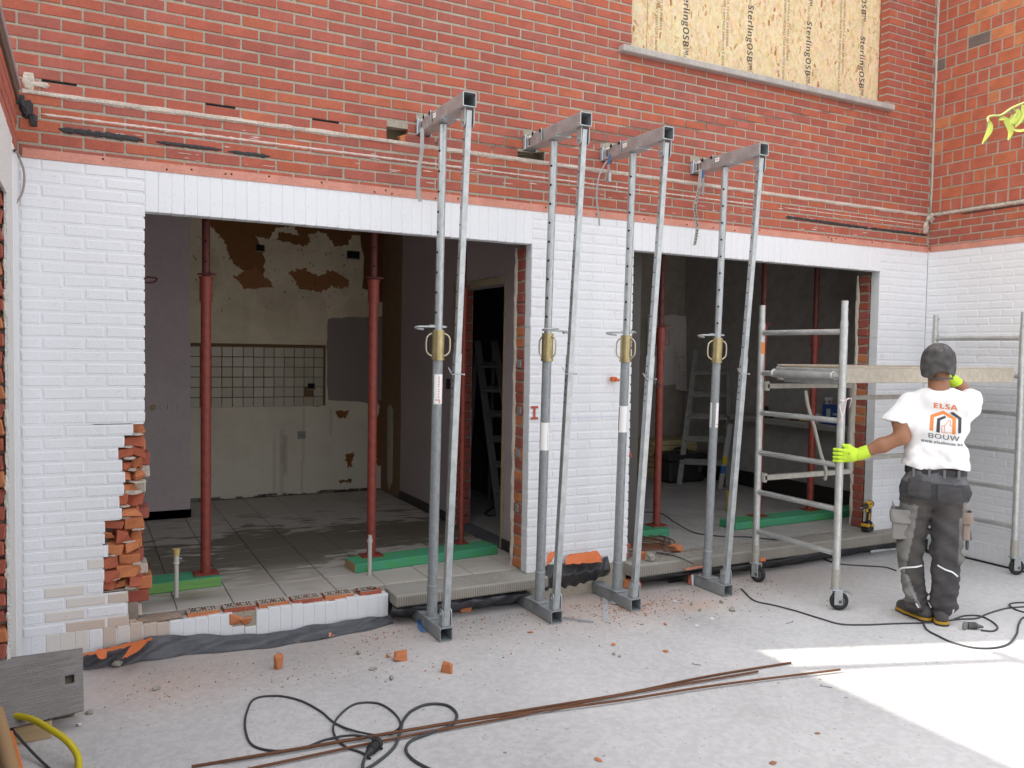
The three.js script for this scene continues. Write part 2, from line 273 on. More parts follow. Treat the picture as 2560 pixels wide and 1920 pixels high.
// ends of the courses of the broken left jamb (picture x), and the notch in the plinth
const JAG = { 27: 333, 28: 312, 29: 298, 30: 305, 31: 310, 32: 309, 33: 300, 34: 303, 35: 262, 36: 258, 37: 272, 38: 258, 39: 262, 40: 259, 41: 318, 42: 321, 43: 318 };
{
  const wall = thing('brick_wall', 'rear house wall, red brick above and white painted brick around two wide openings', 'wall');
  // bedding mortar, cut out round openings and knocked-out bricks
  const core = (z0, z1, x0, x1, y0, y1, grow, name, mat) => {
    const s = new THREE.Shape([[x0, y0], [x1, y0], [x1, y1], [x0, y1]].map(a => new THREE.Vector2(...a)));
    const jag = grow < .01 ? Object.entries(JAG).filter(([v]) => v < 44).reverse().flatMap(([v, p]) => { const x = W(p, 1200, 0).x - .006; return [[x, YV(+v + 1) + (v == 40 ? .0 : 0)], [x, YV(+v)]]; }) : [];
    const pts = [[x0, y0], [O1[0] - grow, y0], ...(jag.length ? [[O1[0] - grow, YV(44)]] : []), ...jag, ...(jag.length ? [[O1[0] - grow, YV(27)]] : []), [O1[0] - grow, O1[3] + grow], [O1[1] + grow, O1[3] + grow], [O1[1] + grow, y0], [O2[0] - grow, y0], [O2[0] - grow, O2[3] + grow], [O2[1] + grow, O2[3] + grow], [O2[1] + grow, y0], [x1, y0], [x1, y1], [x0, y1]];
    const sh = new THREE.Shape(pts.map(a => new THREE.Vector2(...a)));
    for (const h of HOLES.slice(2)) sh.holes.push(new THREE.Path([[h[0], h[2]], [h[1], h[2]], [h[1], h[3]], [h[0], h[3]]].map(a => new THREE.Vector2(...a))));
    return mesh(name, uvBox(new THREE.ExtrudeGeometry(sh, { depth: z1 - z0, bevelEnabled: false }).translate(0, 0, z0)), mat, wall);
  };
  core(-0.088, -0.0045, -0.16, XW + 0.3, -0.05, 6.9, 0.006, 'mortar_bed', mortarMat);
  { // left pier: painted mortar lies over the joints, so the painted zone has its own skin
    const skin = []; const sk = (x0, x1, y0, y1) => skin.push(bb(x0, x1, y0, y1, -0.02, -0.0026));
    sk(-0.02, O1[0] - 0.006, YV(27) - .005, 2.645); sk(-0.02, 0.31, 0.0, YV(27) - .006); for (const v in JAG) sk(.3102, W(JAG[v], 1200, 0).x - .004, YV(+v + 1) + .001, YV(+v)); sk(O1[1] + 0.006, O2[0] - 0.006, 0.2, 2.65); sk(O2[1] + 0.006, XW, 0.02, 2.65); sk(O1[0] - 0.005, O1[1] + 0.005, O1[3] + 0.006, 2.65); sk(O2[0] - 0.005, O2[1] + 0.005, O2[3] + 0.008, 2.65);
    mesh('painted_joint', skin, paintMat, wall);
  }
  core(-0.24, -0.10, 0.2, 7.3, -0.05, 6.9, 0.03, 'inner_leaf', M({ color: lin(.30, .25, .22), map: mortarTex }));
  const inView = (x, y) => { const p = V(x, y, 0).project(camera); return Math.abs(p.x) < 1.03 && Math.abs(p.y) < 1.03; };
  camera.updateMatrixWorld(); camera.updateProjectionMatrix();
  const cut = (r, list) => { let out = [r]; for (const h of list) { const nx = []; for (const q of out) { if (q[1] <= h[0] + 1e-4 || q[0] >= h[1] - 1e-4 || q[3] <= h[2] + 0.012 || q[2] >= h[3] - 0.012) { nx.push(q); continue; } if (h[0] - q[0] > 0.02) nx.push([q[0], h[0], q[2], q[3]]); if (q[1] - h[1] > 0.02) nx.push([h[1], q[1], q[2], q[3]]); } out = nx; } return out; };
  const red = [], white = []; const cells = 0.0065, jh = 0.0055;
  for (let v = -38; v <= 43; v++) {
    const y0 = YV(v + 1) + cells, y1 = YV(v) - cells; if (y0 > 5.3) continue;
    const half = (v & 1) ? 0.5 : 0, painted = v >= 6;
    for (let n = -2; n < 37; n++) {
      const u = n + half; let x0 = XU(u) + jh + rr(-.0015, .0015), x1 = XU(u + 1) - jh + rr(-.0015, .0015);
      x0 = Math.max(x0, painted ? -0.012 : -0.155); x1 = Math.min(x1, XW - 0.004); if (x1 - x0 < 0.025) continue;
      let list = HOLES;
      if (painted) { list = [...HOLES, [O1[0] - 0.0, O1[1], 2.4, 2.66], [O2[0], O2[1], 2.4, 2.66]]; if (JAG[v]) list.push([W(JAG[v], 1200, 0).x + rr(-.006, .006), O1[1], y0 - 1, y1 + 1]); if (v >= 43 && x0 > 2.9) continue; }
      for (const r of cut([x0, x1, y0 + rr(-.0012, .0012), y1 + rr(-.0012, .0012)], list)) (painted ? white : red).push(r);
    }
  }
  const RB = {}, place = (name, r, mats, z, c, j) => {
    const w = r[1] - r[0], h = r[3] - r[2], key = name + Math.round(w * 200) + '_' + Math.round(h * 200) + '_' + Math.floor(rnd() * 3);
    const g = RB[key] ??= faceBrick(w, h, 0.08, c, j, name === 'brick' ? c : .0024); const m = mesh(name, g, pick(mats), wall); m.position.set((r[0] + r[1]) / 2, (r[2] + r[3]) / 2, z); return m;
  };
  const dist = (r) => CAM.distanceTo(V((r[0] + r[1]) / 2, (r[2] + r[3]) / 2, 0)) + (inView((r[0] + r[1]) / 2, (r[2] + r[3]) / 2) ? 0 : 100);
  const split = (arr, name, mats, vc, z, c, j) => {
    arr.sort((a, b) => dist(a) - dist(b)); arr.slice(0, 298).forEach(r => place(name, r, mats, z + rr(-.0009, .0009), c, j));
    const rest = arr.slice(298).map(r => colored(faceBrick(r[1] - r[0], r[3] - r[2], 0.08, c, j).translate((r[0] + r[1]) / 2, (r[2] + r[3]) / 2, z + rr(-.0009, .0009)), vc ? pick(RED_TONES) : lin(1, 1, 1)));
    if (rest.length) mesh(name, rest, vc ? redVc : mats[0], wall, 'stuff');
  };
  split(red, 'brick', redMats, true, 0, 0.0025, 0.0012);
  // painted bricks low on the left pier are stained
  const low = white.filter(r => r[3] < 0.62 && r[0] < 0.6 && r[1] > 0.22), hi = white.filter(r => !low.includes(r));
  low.forEach(r => place('painted_brick', r, r[3] < 0.42 ? [dirtyPaint2, dirtyPaint, paintMat] : [paintMat, paintMat, dirtyPaint2], rr(-.0009, .0009), 0.005, 0.002));
  hi.sort((a, b) => dist(a) - dist(b)); hi.slice(0, 298 - low.length).forEach(r => place('painted_brick', r, [paintMat], rr(-.0009, .0009), 0.0048, 0.0018));
  { const rest = hi.slice(298 - low.length).map(r => faceBrick(r[1] - r[0], r[3] - r[2], 0.08, 0.005, 0.0018, .0024).translate((r[0] + r[1]) / 2, (r[2] + r[3]) / 2, rr(-.0009, .0009))); if (rest.length) mesh('painted_brick', rest, paintMat, wall, 'stuff'); }
  // soldier courses over the openings and in the plinth
  for (const [o, n] of [[O1, 36], [O2, 40]]) { const p = (o[1] - o[0]) / n; for (let i = 0; i < n; i++) place('soldier_brick', [o[0] + i * p + 0.0018, o[0] + (i + 1) * p - 0.0018, o[3], 2.643 + rr(-.002, .002)], [paintMat], rr(-.001, .0012), 0.003, 0.001); }
  for (let i = 0; i < 29; i++) { const x0 = 0.02 + i * 0.0667; if (x0 > 1.93) break; const left = x0 < 0.5, notch = i === 15 || i === 16; place('plinth_brick', [x0 + 0.0012, x0 + 0.0655, 0.0, (left ? 0.192 : 0.182) - (notch ? 0.085 : 0) + rr(-.006, .004)], i > 4 && i < 10 ? [dirtyPaint, dirtyPaint, dirtyPaint2] : i < 5 ? [dirtyPaint2, paintMat] : [paintMat], rr(-.001, .001), 0.003, 0.0015); }
  for (let i = 0; i < 9; i++) { const x0 = O2[1] + 0.005 + i * 0.0667; place('plinth_brick', [x0 + 0.003, x0 + 0.0637, 0.0, 0.185], [paintMat], rr(-.001, .001), 0.003, 0.0015); }
  mesh('plinth_core', [bb(0.0, 1.955, 0, 0.176, -0.2, -0.006), bb(O2[1] + 0.2, XW, 0, 0.2, -0.1, -0.006)], mortarMat, wall);
  mesh('painted_joint', [bb(0.0, 15 * .0667 + .02, .0, .178, -.0055, -.0024), bb(17 * .0667 + .02, 1.95, 0, .178, -.0055, -.0024)], paintMat, wall); for (const x of [1.04, 1.10]) { const b = mesh('broken_brick', chBox(.06, .05, .05, .006, .012), orangeMat, wall); b.position.set(x, .14 - (x - 1.04) * .2, -.022); b.rotation.z = rr(-.3, .3); }
  // painted band, ridge of old roof mortar, lime trace, strips of bitumen
  mesh('painted_band', bb(0.0, XW - 0.002, 2.646, 2.693, -0.01, 0.0035), pinkMat, wall);
  { const g = []; for (let i = 0; i < 26; i++) g.push(new THREE.CylinderGeometry(0.005, 0.005, 0.006, 8).rotateX(Math.PI / 2).translate(rr(0.15, 6.8), 2.67 + rr(-.014, .014), 0.004)); mesh('rivet_hole', g, holeMat, wall, 'stuff'); }
  mesh('mortar_ridge', [ribbonLump(0.02, 1.86, YV(1) - .004, 0.03, 0.012, 3, .07), ribbonLump(1.85, XW - .02, YV(1) - .006, 0.027, 0.011, 4, .06)], lumpMat, wall);
  mesh('mortar_ridge', [bb(0.0, XW - 0.01, YV(1) - 0.012, YV(1) + 0.008, -0.006, 0.006)], lumpMat, wall);
  mesh('lime_trace', [ribbonLump(0.08, 2.5, YV(2.62), 0.014, 0.005, 5, .014), ribbonLump(2.5, 4.9, YV(2.6), 0.011, 0.004, 6, .014), ribbonLump(5.2, 6.9, YV(2.5), 0.007, 0.003, 7, .02)], limeMat, wall, 'stuff');
  mesh('lime_trace', Array.from({ length: 90 }, () => { const x = rr(0.2, 6.8); return ribbonLump(x, x + rr(.02, .09), YV(rr(1.8, 5)), rr(.002, .006), 0.0016, 100 + Math.floor(rnd() * 1e4), .008); }), M({ color: lin(.62, .56, .53), roughness: 1 }), wall);
  mesh('bitumen_strip', [ribbonLump(0.16, 0.56, (x) => YV(3.62) - .012 * (x - .16), 0.034, 0.007, 8, .012), ribbonLump(0.62, 0.96, YV(3.72), 0.02, 0.006, 9, .012), ribbonLump(0.99, 1.22, YV(3.78), 0.022, 0.006, 10, .012), ribbonLump(5.22, 6.2, (x) => YV(3.6) - .01 * (x - 5.2), 0.026, 0.008, 51, .012), ribbonLump(6.2, 6.93, YV(3.75), 0.024, 0.008, 52, .012)], bitumenMat, wall);
  mesh('bitumen_strip', [chunk(.07, .10, .04, 1).translate(.02, YV(3.2), 0), chunk(.05, .07, .035, 1).translate(.05, YV(3.7), 0), chunk(.04, .06, .03, 1).translate(-.005, YV(2.2), 0)], bitumenMat, wall);
  mesh('corner_mortar', [chunk(.08, .13, .05).translate(6.92, YV(3.6), 0), chunk(.05, .09, .04).translate(6.94, YV(2.2), 0), chunk(.07, .12, .022).translate(.03, YV(1.0), 0), chunk(.11, .04, .022).translate(.08, YV(.6), 0)], lumpMat, wall);
  // raked-out joints: dark slots over single bricks of the course above the ridge
  mesh('open_joint', [0, 4, 7].map((u) => bb(XU(u) + 0.008, XU(u + 1) - 0.03, YV(0) - 0.006, YV(0) + 0.0065, -0.02, -0.0036)), holeMat, wall, 'stuff');
  mesh('hole_lining', [bb(1.905, 2.06, 2.965, 3.075, -0.24, -0.089), bb(2.81, 3.03, 2.965, 3.05, -0.24, -0.089)], M({ color: lin(.16, .13, .08), roughness: 1 }), wall);
  { const b = mesh('broken_brick', chBox(0.05, 0.05, 0.06, 0.006, 0.012), orangeMat, wall); b.position.set(2.03, 2.998, -0.04); b.rotation.z = 0.3; const b2 = mesh('broken_brick', chBox(0.11, 0.05, 0.08, 0.005, 0.006), redMats[6], wall); b2.position.set(2.09, 3.005, -0.03); }
  // broken left jamb: shattered brick ends of the outer leaf, rough inner leaf behind
  for (const v in JAG) if (v < 41) {
    const xs = W(JAG[v], 1200, 0).x, xe = 0.555 + rr(-.02, .015), y = YV(+v + 0.5), n = xe - xs > 0.2 ? 3 : xe - xs > 0.1 ? 2 : 1; let x = xs - 0.01;
    for (let i = 0; i < n; i++) { const w = (xe - x) / (n - i) * rr(.8, 1); const m = mesh('broken_brick', chBox(w, rr(.046, .060), rr(.05, .09), 0.004, 0.018), pick([orangeMat, orangeMat, redMats[3], redMats[7]]), wall); m.position.set(x + w / 2, y + rr(-.006, .006), -0.055 - rr(0.005, .03)); m.rotation.set(rr(-.1, .1), rr(-.3, .3), rr(-.08, .08)); x += w + 0.006; }
    const q = mesh('mortar_lump', chunk(rr(.05, .12), rr(.012, .03), rr(.05, .09)), lumpMat, wall); q.position.set(rr(xs + .02, xe), YV(+v + 1) - .008, -0.05);
  }
  for (let i = 0; i < 18; i++) { const y = 0.2 + i * 0.077; if (y > 1.15) break; const e = 0.565 + rr(-.014, .035); const m = mesh('inner_brick', chBox(0.17, 0.066, 0.13, 0.006, 0.006), pick([redMats[9], redMats[6], redMats[4], orangeMat, lumpMat]), wall); m.position.set(e - 0.085, y + 0.035, -0.165); }
  for (let i = 0; i < 30; i++) { // right jambs: inner leaf
    const y = 0.2 + i * 0.0765; if (y > 2.36) break;
    for (const X of [O1[1], O2[1]]) { const m = mesh('inner_brick', chBox(0.16, 0.064, 0.105, 0.005, 0.005), pick([redMats[9], redMats[4], redMats[6], redMats[5], orangeMat]), wall); m.position.set(X + 0.076 + rr(0, .008), y + 0.036, -0.156); }
  }
  for (const X of [O1[1], O2[1]]) { mesh('painted_jamb', bb(X + .0015, X + .02, .2, 2.43, -.086, -.0035), paintMat, wall); mesh('jamb_mortar', bb(X + 0.008, X + 0.15, 0.2, 2.42, -0.205, -0.105), mortarMat, wall); mesh('plaster_edge', ribbonLump(-2.42, -0.2, 0, 0.035, 0.02, X > 4 ? 61 : 60, .05).applyMatrix4(new THREE.Matrix4().set(0, 0, -1, X + 0.004, -1, 0, 0, 0, 0, 1, 0, -0.222, 0, 0, 0, 1)), M({ color: lin(.55, .5, .42), roughness: 1, side: THREE.DoubleSide }), wall); }
  for (const [y, z] of [[1.62, -.15], [1.3, -.14], [1.0, -.15], [0.62, -.15]]) { const m = mesh('wall_tie', chBox(0.012, 0.05, 0.05, 0.003), galvDull, wall); m.position.set(O1[1] - 0.003, y, z); }
  // jagged foot of the middle pier towards the right opening
  [[0.98, .05], [0.78, .03], [0.6, .03], [0.42, .05], [0.3, .06], [0.24, .05]].forEach(([y, w]) => { const m = mesh('broken_brick', chBox(w, 0.05, 0.07, 0.006, 0.01), pick([orangeMat, redMats[4]]), wall); m.position.set(O2[0] + w / 2 - 0.015, y, -0.06); });
  // window sill
  const sillG = chBox(2.79, 0.045, 0.17, 0.006); const sill = mesh('window_sill', sillG, stoneMat, wall); sill.position.set(4.99, 3.828, -0.02); sill.rotation.x = 0.06;
  // window reveal bricks on the right and top lintel
  for (let v = -36; v < -12; v++) { const y0 = YV(v + 1) + cells, y1 = YV(v) - cells; if (y0 < 3.85) continue; const m = mesh('reveal_brick', box(0.02, y1 - y0, 0.1, 0, 0, 0), pick(redMats), wall); m.position.set(WIN[1] + 0.0095, (y0 + y1) / 2, -0.0545); }
}
{ // boarded window
  const T = canvasTex(2048, 1152, (c, w, h) => {
    c.fillStyle = '#e2cda6'; c.fillRect(0, 0, w, h); const keep = seed; seed = 5;
    for (let i = 0; i < 16000; i++) {
      const x = rnd() * w, y = rnd() * h, L = rr(10, 58), b = rr(5, 22), a = Math.PI / 2 + rr(-.9, .9) * rnd() * 1.6; const t = rnd();
      c.fillStyle = t < .03 ? `rgba(150,92,46,${rr(.35, .8)})` : t < .08 ? `rgba(200,152,96,${rr(.3, .7)})` : t < .55 ? `rgba(${236 + rr(-10, 10)},${216 + rr(-10, 10)},${178 + rr(-16, 16)},.55)` : `rgba(${222 + rr(-14, 14)},${198 + rr(-14, 14)},${156 + rr(-20, 16)},.6)`;
      c.save(); c.translate(x, y); c.rotate(a); c.beginPath(); c.moveTo(-L / 2, -b / 2 * rr(.2, 1)); c.lineTo(L / 2 * rr(.6, 1), -b / 2); c.lineTo(L / 2, b / 2 * rr(.2, 1)); c.lineTo(-L / 2 * rr(.6, 1), b / 2); c.closePath(); c.fill();
      if (t > .9) { c.strokeStyle = 'rgba(120,84,40,.35)'; c.lineWidth = 1.2; c.stroke(); } c.restore();
    }
    seed = keep; const px = w / 2.656; // print runs down the board
    const word = (x, y, s, txt, f, col) => { c.save(); c.translate(x * px, y * px); c.rotate(Math.PI / 2); c.font = f.replace('#', s * px); c.fillStyle = col; c.fillText(txt, 0, 0); c.restore(); };
    for (let i = 0; i < 5; i++) { // board origin: x 3.71, top 5.35
      const x = 4.262 + (i - 0) * 0.632 - 3.735, y = 5.35 - 4.432 + .002 * i;
      for (let r = -2; r < 2; r++) { word(x, y + r * .62, 0.078, 'SterlingOSB™', 'bold #px sans-serif', 'rgba(70,66,66,.88)'); word(x + 0.005, y + r * .62 + 0.40, 0.038, 'THE ORIGINAL', '#px sans-serif', 'rgba(90,76,70,.75)'); word(x - .215, y + r * .9 - .3, 0.03, 'EN13986:2004 OSB/3 S.A. CE 0502 MR BEARING', 'bold #px sans-serif', 'rgba(80,62,50,.62)'); word(x - .255, y + r * .9 - .26, 0.03, 'THICKNESS 18mm TYPE 3 WET FACE 2440x1220 5.40/1912', 'bold #px sans-serif', 'rgba(80,62,50,.62)'); }
    }
  });
  const board = (x0, x1, u0, u1) => { const g = new THREE.BoxGeometry(x1 - x0, 1.49, 0.018).translate((x0 + x1) / 2, 4.605, -0.108), uv = g.attributes.uv; for (let i = 0; i < uv.count; i++) uv.setXY(i, u0 + (u1 - u0) * uv.getX(i), uv.getY(i)); return g; };
  const g1 = thing('board_panel', 'chipboard panel with printed lettering closing the upper window', 'board');
  mesh('board_sheet', board(3.71, 3.905, 0, .074), M({ map: T, color: lin(.86, .86, .86), roughness: .85 }), g1);
  mesh('board_sheet', board(3.909, 6.36, .075, 1), M({ map: T, color: lin(.86, .86, .86), roughness: .85 }), g1);
  g1.position.y = 0.0;
}

// ---------------------------------------------------------------- right wall (wing at right angles)
{
  const wall = thing('brick_wall', 'right side wall meeting the corner, large red bricks above, white painted brick below', 'wall', [XW, 0, 0]);
  // built in a frame whose x runs towards the viewer (world z) and whose face looks to world -x
  const inner = new THREE.Matrix4().makeBasis(V(0, 0, 1), V(0, 1, 0), V(-1, 0, 0)); const place = (name, g, mat, x, y, z = 0) => { const m = mesh(name, g, mat, wall); m.rotation.y = -Math.PI / 2; m.position.set(-z, y, x); return m; };
  mesh('mortar_bed', bb(0.0045, 0.3, 0, 6.2, -0.3, 1.9), mortarMat, wall);
  mesh('painted_joint', bb(0.0026, 0.02, 0, 2.66, 0, 1.895), paintMat, wall);
  mesh('wall_core', bb(0.301, 4.3, 0, 6.2, -6, 1.9), mortarMat, wall);
  const cache = {}, fb = (w, h, c, j, wht) => cache[Math.round(w * 250) + '_' + Math.round(h * 250) + !!wht + Math.floor(rnd() * 3)] ??= faceBrick(w, h, 0.08, c, j, wht ? .0024 : c);
  const L = 1.9;
  for (let r = 0; r < 23; r++) { // English bond: a course of headers, a course of stretchers
    const y = 2.99 + r * 0.1035; if (y > 5.2) break; const head = r % 2 === 0, p = head ? 0.1 : 0.2, off = head ? 0.0 : (r % 4 === 1 ? -0.1 : -0.04);
    for (let x = off - p; x < L; x += p) { const a = Math.max(0.02, x + 0.0065), b = Math.min(L, x + p - 0.0065); if (b - a < 0.03) continue; const near = x > .2 && y > 4.2; place('brick', fb(b - a, 0.091, 0.003, 0.0016), rnd() < .012 ? darkBrickMat : rnd() < (near ? .16 : .03) ? M_pale : pick(wall2Mats), (a + b) / 2, y + 0.052, rr(-.0008, .0008)); }
  }
  for (let r = 0; r < 46; r++) { // stretcher bond below the old roof line
    const y = 2.965 - (r + 1) * CH; if (y < 0.17) break; const off = (r % 2) * 0.098 - 0.196, wht = y < 2.63;
    for (let x = off; x < L; x += 0.196) { const a = Math.max(0.004, x + 0.006), b = Math.min(L, x + 0.19); if (b - a < 0.025) continue; place(wht ? 'painted_brick' : 'brick', fb(b - a, 0.052, wht ? 0.0045 : 0.0028, 0.0016, wht), wht ? paintMat : pick(redMats), (a + b) / 2, y + 0.0325, rr(-.0008, .0008)); }
  }
  for (let x = 0.01; x < 1.85; x += 0.0655) place('plinth_brick', fb(0.06, 0.165, 0.0035, 0.0015, 1), paintMat, x + 0.03, 0.086);
  mesh('painted_band', bb(-0.003, 0.01, 2.646, 2.693, 0.03, 1.89), pinkMat, wall);
  place('mortar_ridge', ribbonLump(0.0, 1.88, 2.972, 0.03, 0.02, 71), lumpMat, 0, 0, 0);
  place('mortar_ridge', ribbonLump(0.0, 0.06, 2.95, 0.12, 0.05, 72, .012), lumpMat, 0, 0, 0);
  place('bitumen_strip', ribbonLump(0.3, 1.2, 2.945, 0.012, 0.005, 73, .015), bitumenMat, 0, 0, 0);
  place('corner_joint', ribbonLump(3.0, 5.3, 0, 0.024, 0.006, 74, .05).rotateZ(Math.PI / 2), lumpMat, 0.012, 0, 0);
  mesh('base_seal', tube([V(-.01, .006, .02), V(-.014, .01, .4), V(-.01, .008, .8), V(-.012, .01, 1.3), V(-.01, .006, 1.88)], 0.008), blackMat, wall);
}
// ---------------------------------------------------------------- left wing: seen edge-on, broken doorway, flat roof edge
{
  const X = -0.02, wall = thing('brick_wall', 'left wing wall seen edge-on, white painted end and broken red brick doorway', 'wall');
  mesh('wall_core', [bb(X - 0.3, X - 0.012, 0, 2.9, 0.0, 0.66), bb(X - 0.3, X - 0.012, 2.36, 2.9, 0.66, 2.4), bb(X - 0.3, X - 0.012, 0, 2.9, 2.4, 6.5), bb(-4.4, -4.1, 0, 2.9, 0, 6.5), bb(-4.1, X - 0.3, 0, 2.9, 6.2, 6.5), bb(-4.1, X - 0.3, 0, 2.9, -0.3, -0.005)], mortarMat, wall);
  mesh('painted_face', [bb(X - 0.011, X, 0.02, 2.66, 0.36, 0.695), bb(X - 0.011, X, 2.352, 2.665, 0.695, 2.4)], M({ color: lin(.72, .71, .69), map: paintTex, bumpMap: brickBump, bumpScale: .006, roughness: .8 }), wall);
  mesh('corner_bead', chBox(0.02, 2.62, 0.33, 0.004).translate(X - 0.008, 1.33, 0.19), paintMat, wall);
  for (let i = 0; i < 31; i++) { const m = mesh('brick', chBox(0.19, 0.06, 0.06, 0.006, 0.008), pick([redMats[4], redMats[9], redMats[5], orangeMat]), wall); m.position.set(X - 0.1 - 0.012, 0.06 + i * 0.0755, 0.672 + rr(-.006, .01)); }
  for (let i = 0; i < 12; i++) for (let k = 0; k < 4; k++) { const m = mesh('brick', faceBrick(0.19, 0.058, 0.03, 0.003, .002), pick(redMats), wall); m.rotation.y = Math.PI / 2; m.position.set(X - 0.002, 2.695 + k * 0.068, 0.1 + i * 0.2 + (k % 2) * .1); }
  for (let i = 0; i < 26; i++) { const g = mesh('plaster_lump', chunk(rr(.008, .02), rr(.04, .1), rr(.01, .03)), M_plasterRough, wall); g.position.set(X - 0.012, rr(0.1, 2.25), 0.695 + rr(-.01, .012)); }
  const roof = thing('flat_roof', 'dark edged flat roof of the left wing, just cut by the picture edge', 'roof');
  mesh('roof_slab', [bb(-4.6, X - 0.02, 2.9, 2.955, 0.0, 6.7), bb(-4.6, -.165, 2.9, 2.955, -.6, -0.001)], M({ color: lin(.05, .045, .04) }), roof);
  mesh('roof_edge', chBox(0.03, 0.075, 6.62, 0.004).translate(X - 0.004, 2.948, 3.36), M({ color: lin(.12, .075, .05), map: rustTex }), roof);
  mesh('metal_trim', chBox(0.012, 0.03, 6.62, 0.003).translate(X + 0.012, 2.982, 3.36), M({ color: lin(.36, .30, .30), roughness: .5, metalness: .3 }), roof);
  // a board on edge along the roof: throws the thin bar of shade in the sunlit patch
  mesh('roof_board', [bb(-0.06, -0.03, 4.0, 4.06, 0.2, 4.6), bb(-0.1, -0.06, 2.955, 4.05, 0.3, 0.36), bb(-0.1, -0.06, 2.955, 4.05, 2.4, 2.46), bb(-0.1, -0.06, 2.955, 4.05, 4.5, 4.56)], woodMat, roof);
  single('electric_cable', 'grey cable looping out of the white wall beside the left corner', 'cable', tube([XP(36, 376, X + .01), W(47, 392, .05), W(58, 420, .06), W(61, 450, .06), W(56, 480, .07), W(44, 503, .1), W(31, 512, .2)], 0.0055, 40), M({ color: lin(.27, .22, .21), roughness: .6 }));
}
// ---------------------------------------------------------------- rooms behind the openings
const FL = 0.2;
{
  const floor = mesh('floor', [bb(0.05, 7.3, -0.02, FL - 0.012, -3.9, -0.1)], concreteMat, null, 'structure');
  // kitchen: old square floor tiles, stained
  const S = 1024, n1 = fbm(512, 5, 6, 81), n2 = fbm(512, 12, 4, 82);
  const t = dtex(S, (i, j, k) => {
    const x = i / S * 4 , z = -j / S * 4, a = n1[(j >> 1) * 512 + (i >> 1)], b = n2[(j >> 1) * 512 + (i >> 1)];
    const band = Math.exp(-((z + 1.35) ** 2) / 0.25) * sstep(.3, .9, x) + 0.5 * Math.exp(-((z + 2.1) ** 2) / 0.5) + .3 * Math.exp(-((x - .8) ** 2 + (z + .35) ** 2) / .02);
    const fine = n2[((j * 3) & 511) * 512 + ((i) & 511)], st = sstep(.53 - .17 * band, .63 - .17 * band, .55 * a + .45 * fine + .3 * (b - .5)), wet = Math.exp(-((x - .8) ** 2 / .05 + (z + .33) ** 2 / .006));
    const v = (0.9 + .25 * (b - .5)) * (1 - .66 * Math.max(st * cl01(band * 1.6 + .15), wet * .8 * sstep(.3, .5, a)));
    return [v, v * .98 - .02 * st, v * .95 - .06 * st];
  }, .25, .25);
  const tm = M({ color: lin(.52, .49, .46), map: t, roughness: .6 });
  const th = 0.012; let i = 0;
  for (let x = 0.12; x < 3.0; x += 0.31) for (let z = -3.55; z < -0.14; z += 0.31) { const x1 = Math.min(x + .305, 3.08), z1 = Math.min(z + .305, -.125); const g = chBox(x1 - x, th, z1 - z, 0.002); g.translate((x + x1) / 2, FL - th / 2 + rr(-.0006, .0006), (z + z1) / 2); const p = g.attributes.position, uv = g.attributes.uv; for (let q = 0; q < uv.count; q++) uv.setXY(q, p.getX(q), -p.getZ(q)); mesh('floor_tile', g, tm, floor); }
  mesh('screed', bb(3.27, 7.05, FL - 0.011, FL - 0.001, -3.4, -0.13), M({ color: lin(.36, .35, .34), map: concreteMat.map, roughness: .9 }), floor);
  mesh('screed', bb(3.085, 3.262, FL - .011, FL + .002, -1.61, -.73), M({ color: lin(.12, .12, .14), map: concreteMat.map }), floor);
  const ceil = mesh('ceiling', [bb(0.05, 7.3, 3.05, 3.2, -3.9, -0.245)], M({ color: lin(.75, .73, .7), map: mortarTex }), null, 'structure');
}
{ // the slab nosing in front of the openings
  const slab = (x0, x1, zf, yb, lab) => { const s = thing('door_slab', lab, 'slab'); mesh('slab_top', chBox(x1 - x0, FL - yb - 0.004, zf + 0.14, 0.006).translate((x0 + x1) / 2, (FL - 0.006 + yb) / 2, (zf - 0.14) / 2), concreteMat, s); mesh('slab_edge', chBox(x1 - x0 - .004, FL - yb - 0.02, 0.012, 0.004).translate((x0 + x1) / 2, (FL + yb) / 2 - 0.004, zf + 0.002), ribConcrete, s); return s; };
  slab(1.965, 3.04, 0.115, 0.122, 'grey concrete slab edge projecting below the left opening, ribbed front');
  slab(3.74, 6.62, 0.125, 0.105, 'pale concrete slab edge projecting below the right opening');
  const cr = mesh('slab_crack', ribbonLump(3.9, 6.2, 0, 0.02, 0.004, 91, .03).rotateX(-Math.PI / 2).translate(0, FL - .0075, -.07), M({ color: lin(.10, .095, .09), roughness: 1 }), scene.getObjectByName('door_slab_001'));
}
const wallPurple = M({ color: lin(.50, .43, .44), map: dtex(512, (i, j, k) => { const v = .88 + .2 * (nC[k] - .5) + .1 * (nD[k] - .5); return [v, v, v]; }, .6), roughness: .9 });
const KZ = -3.6;
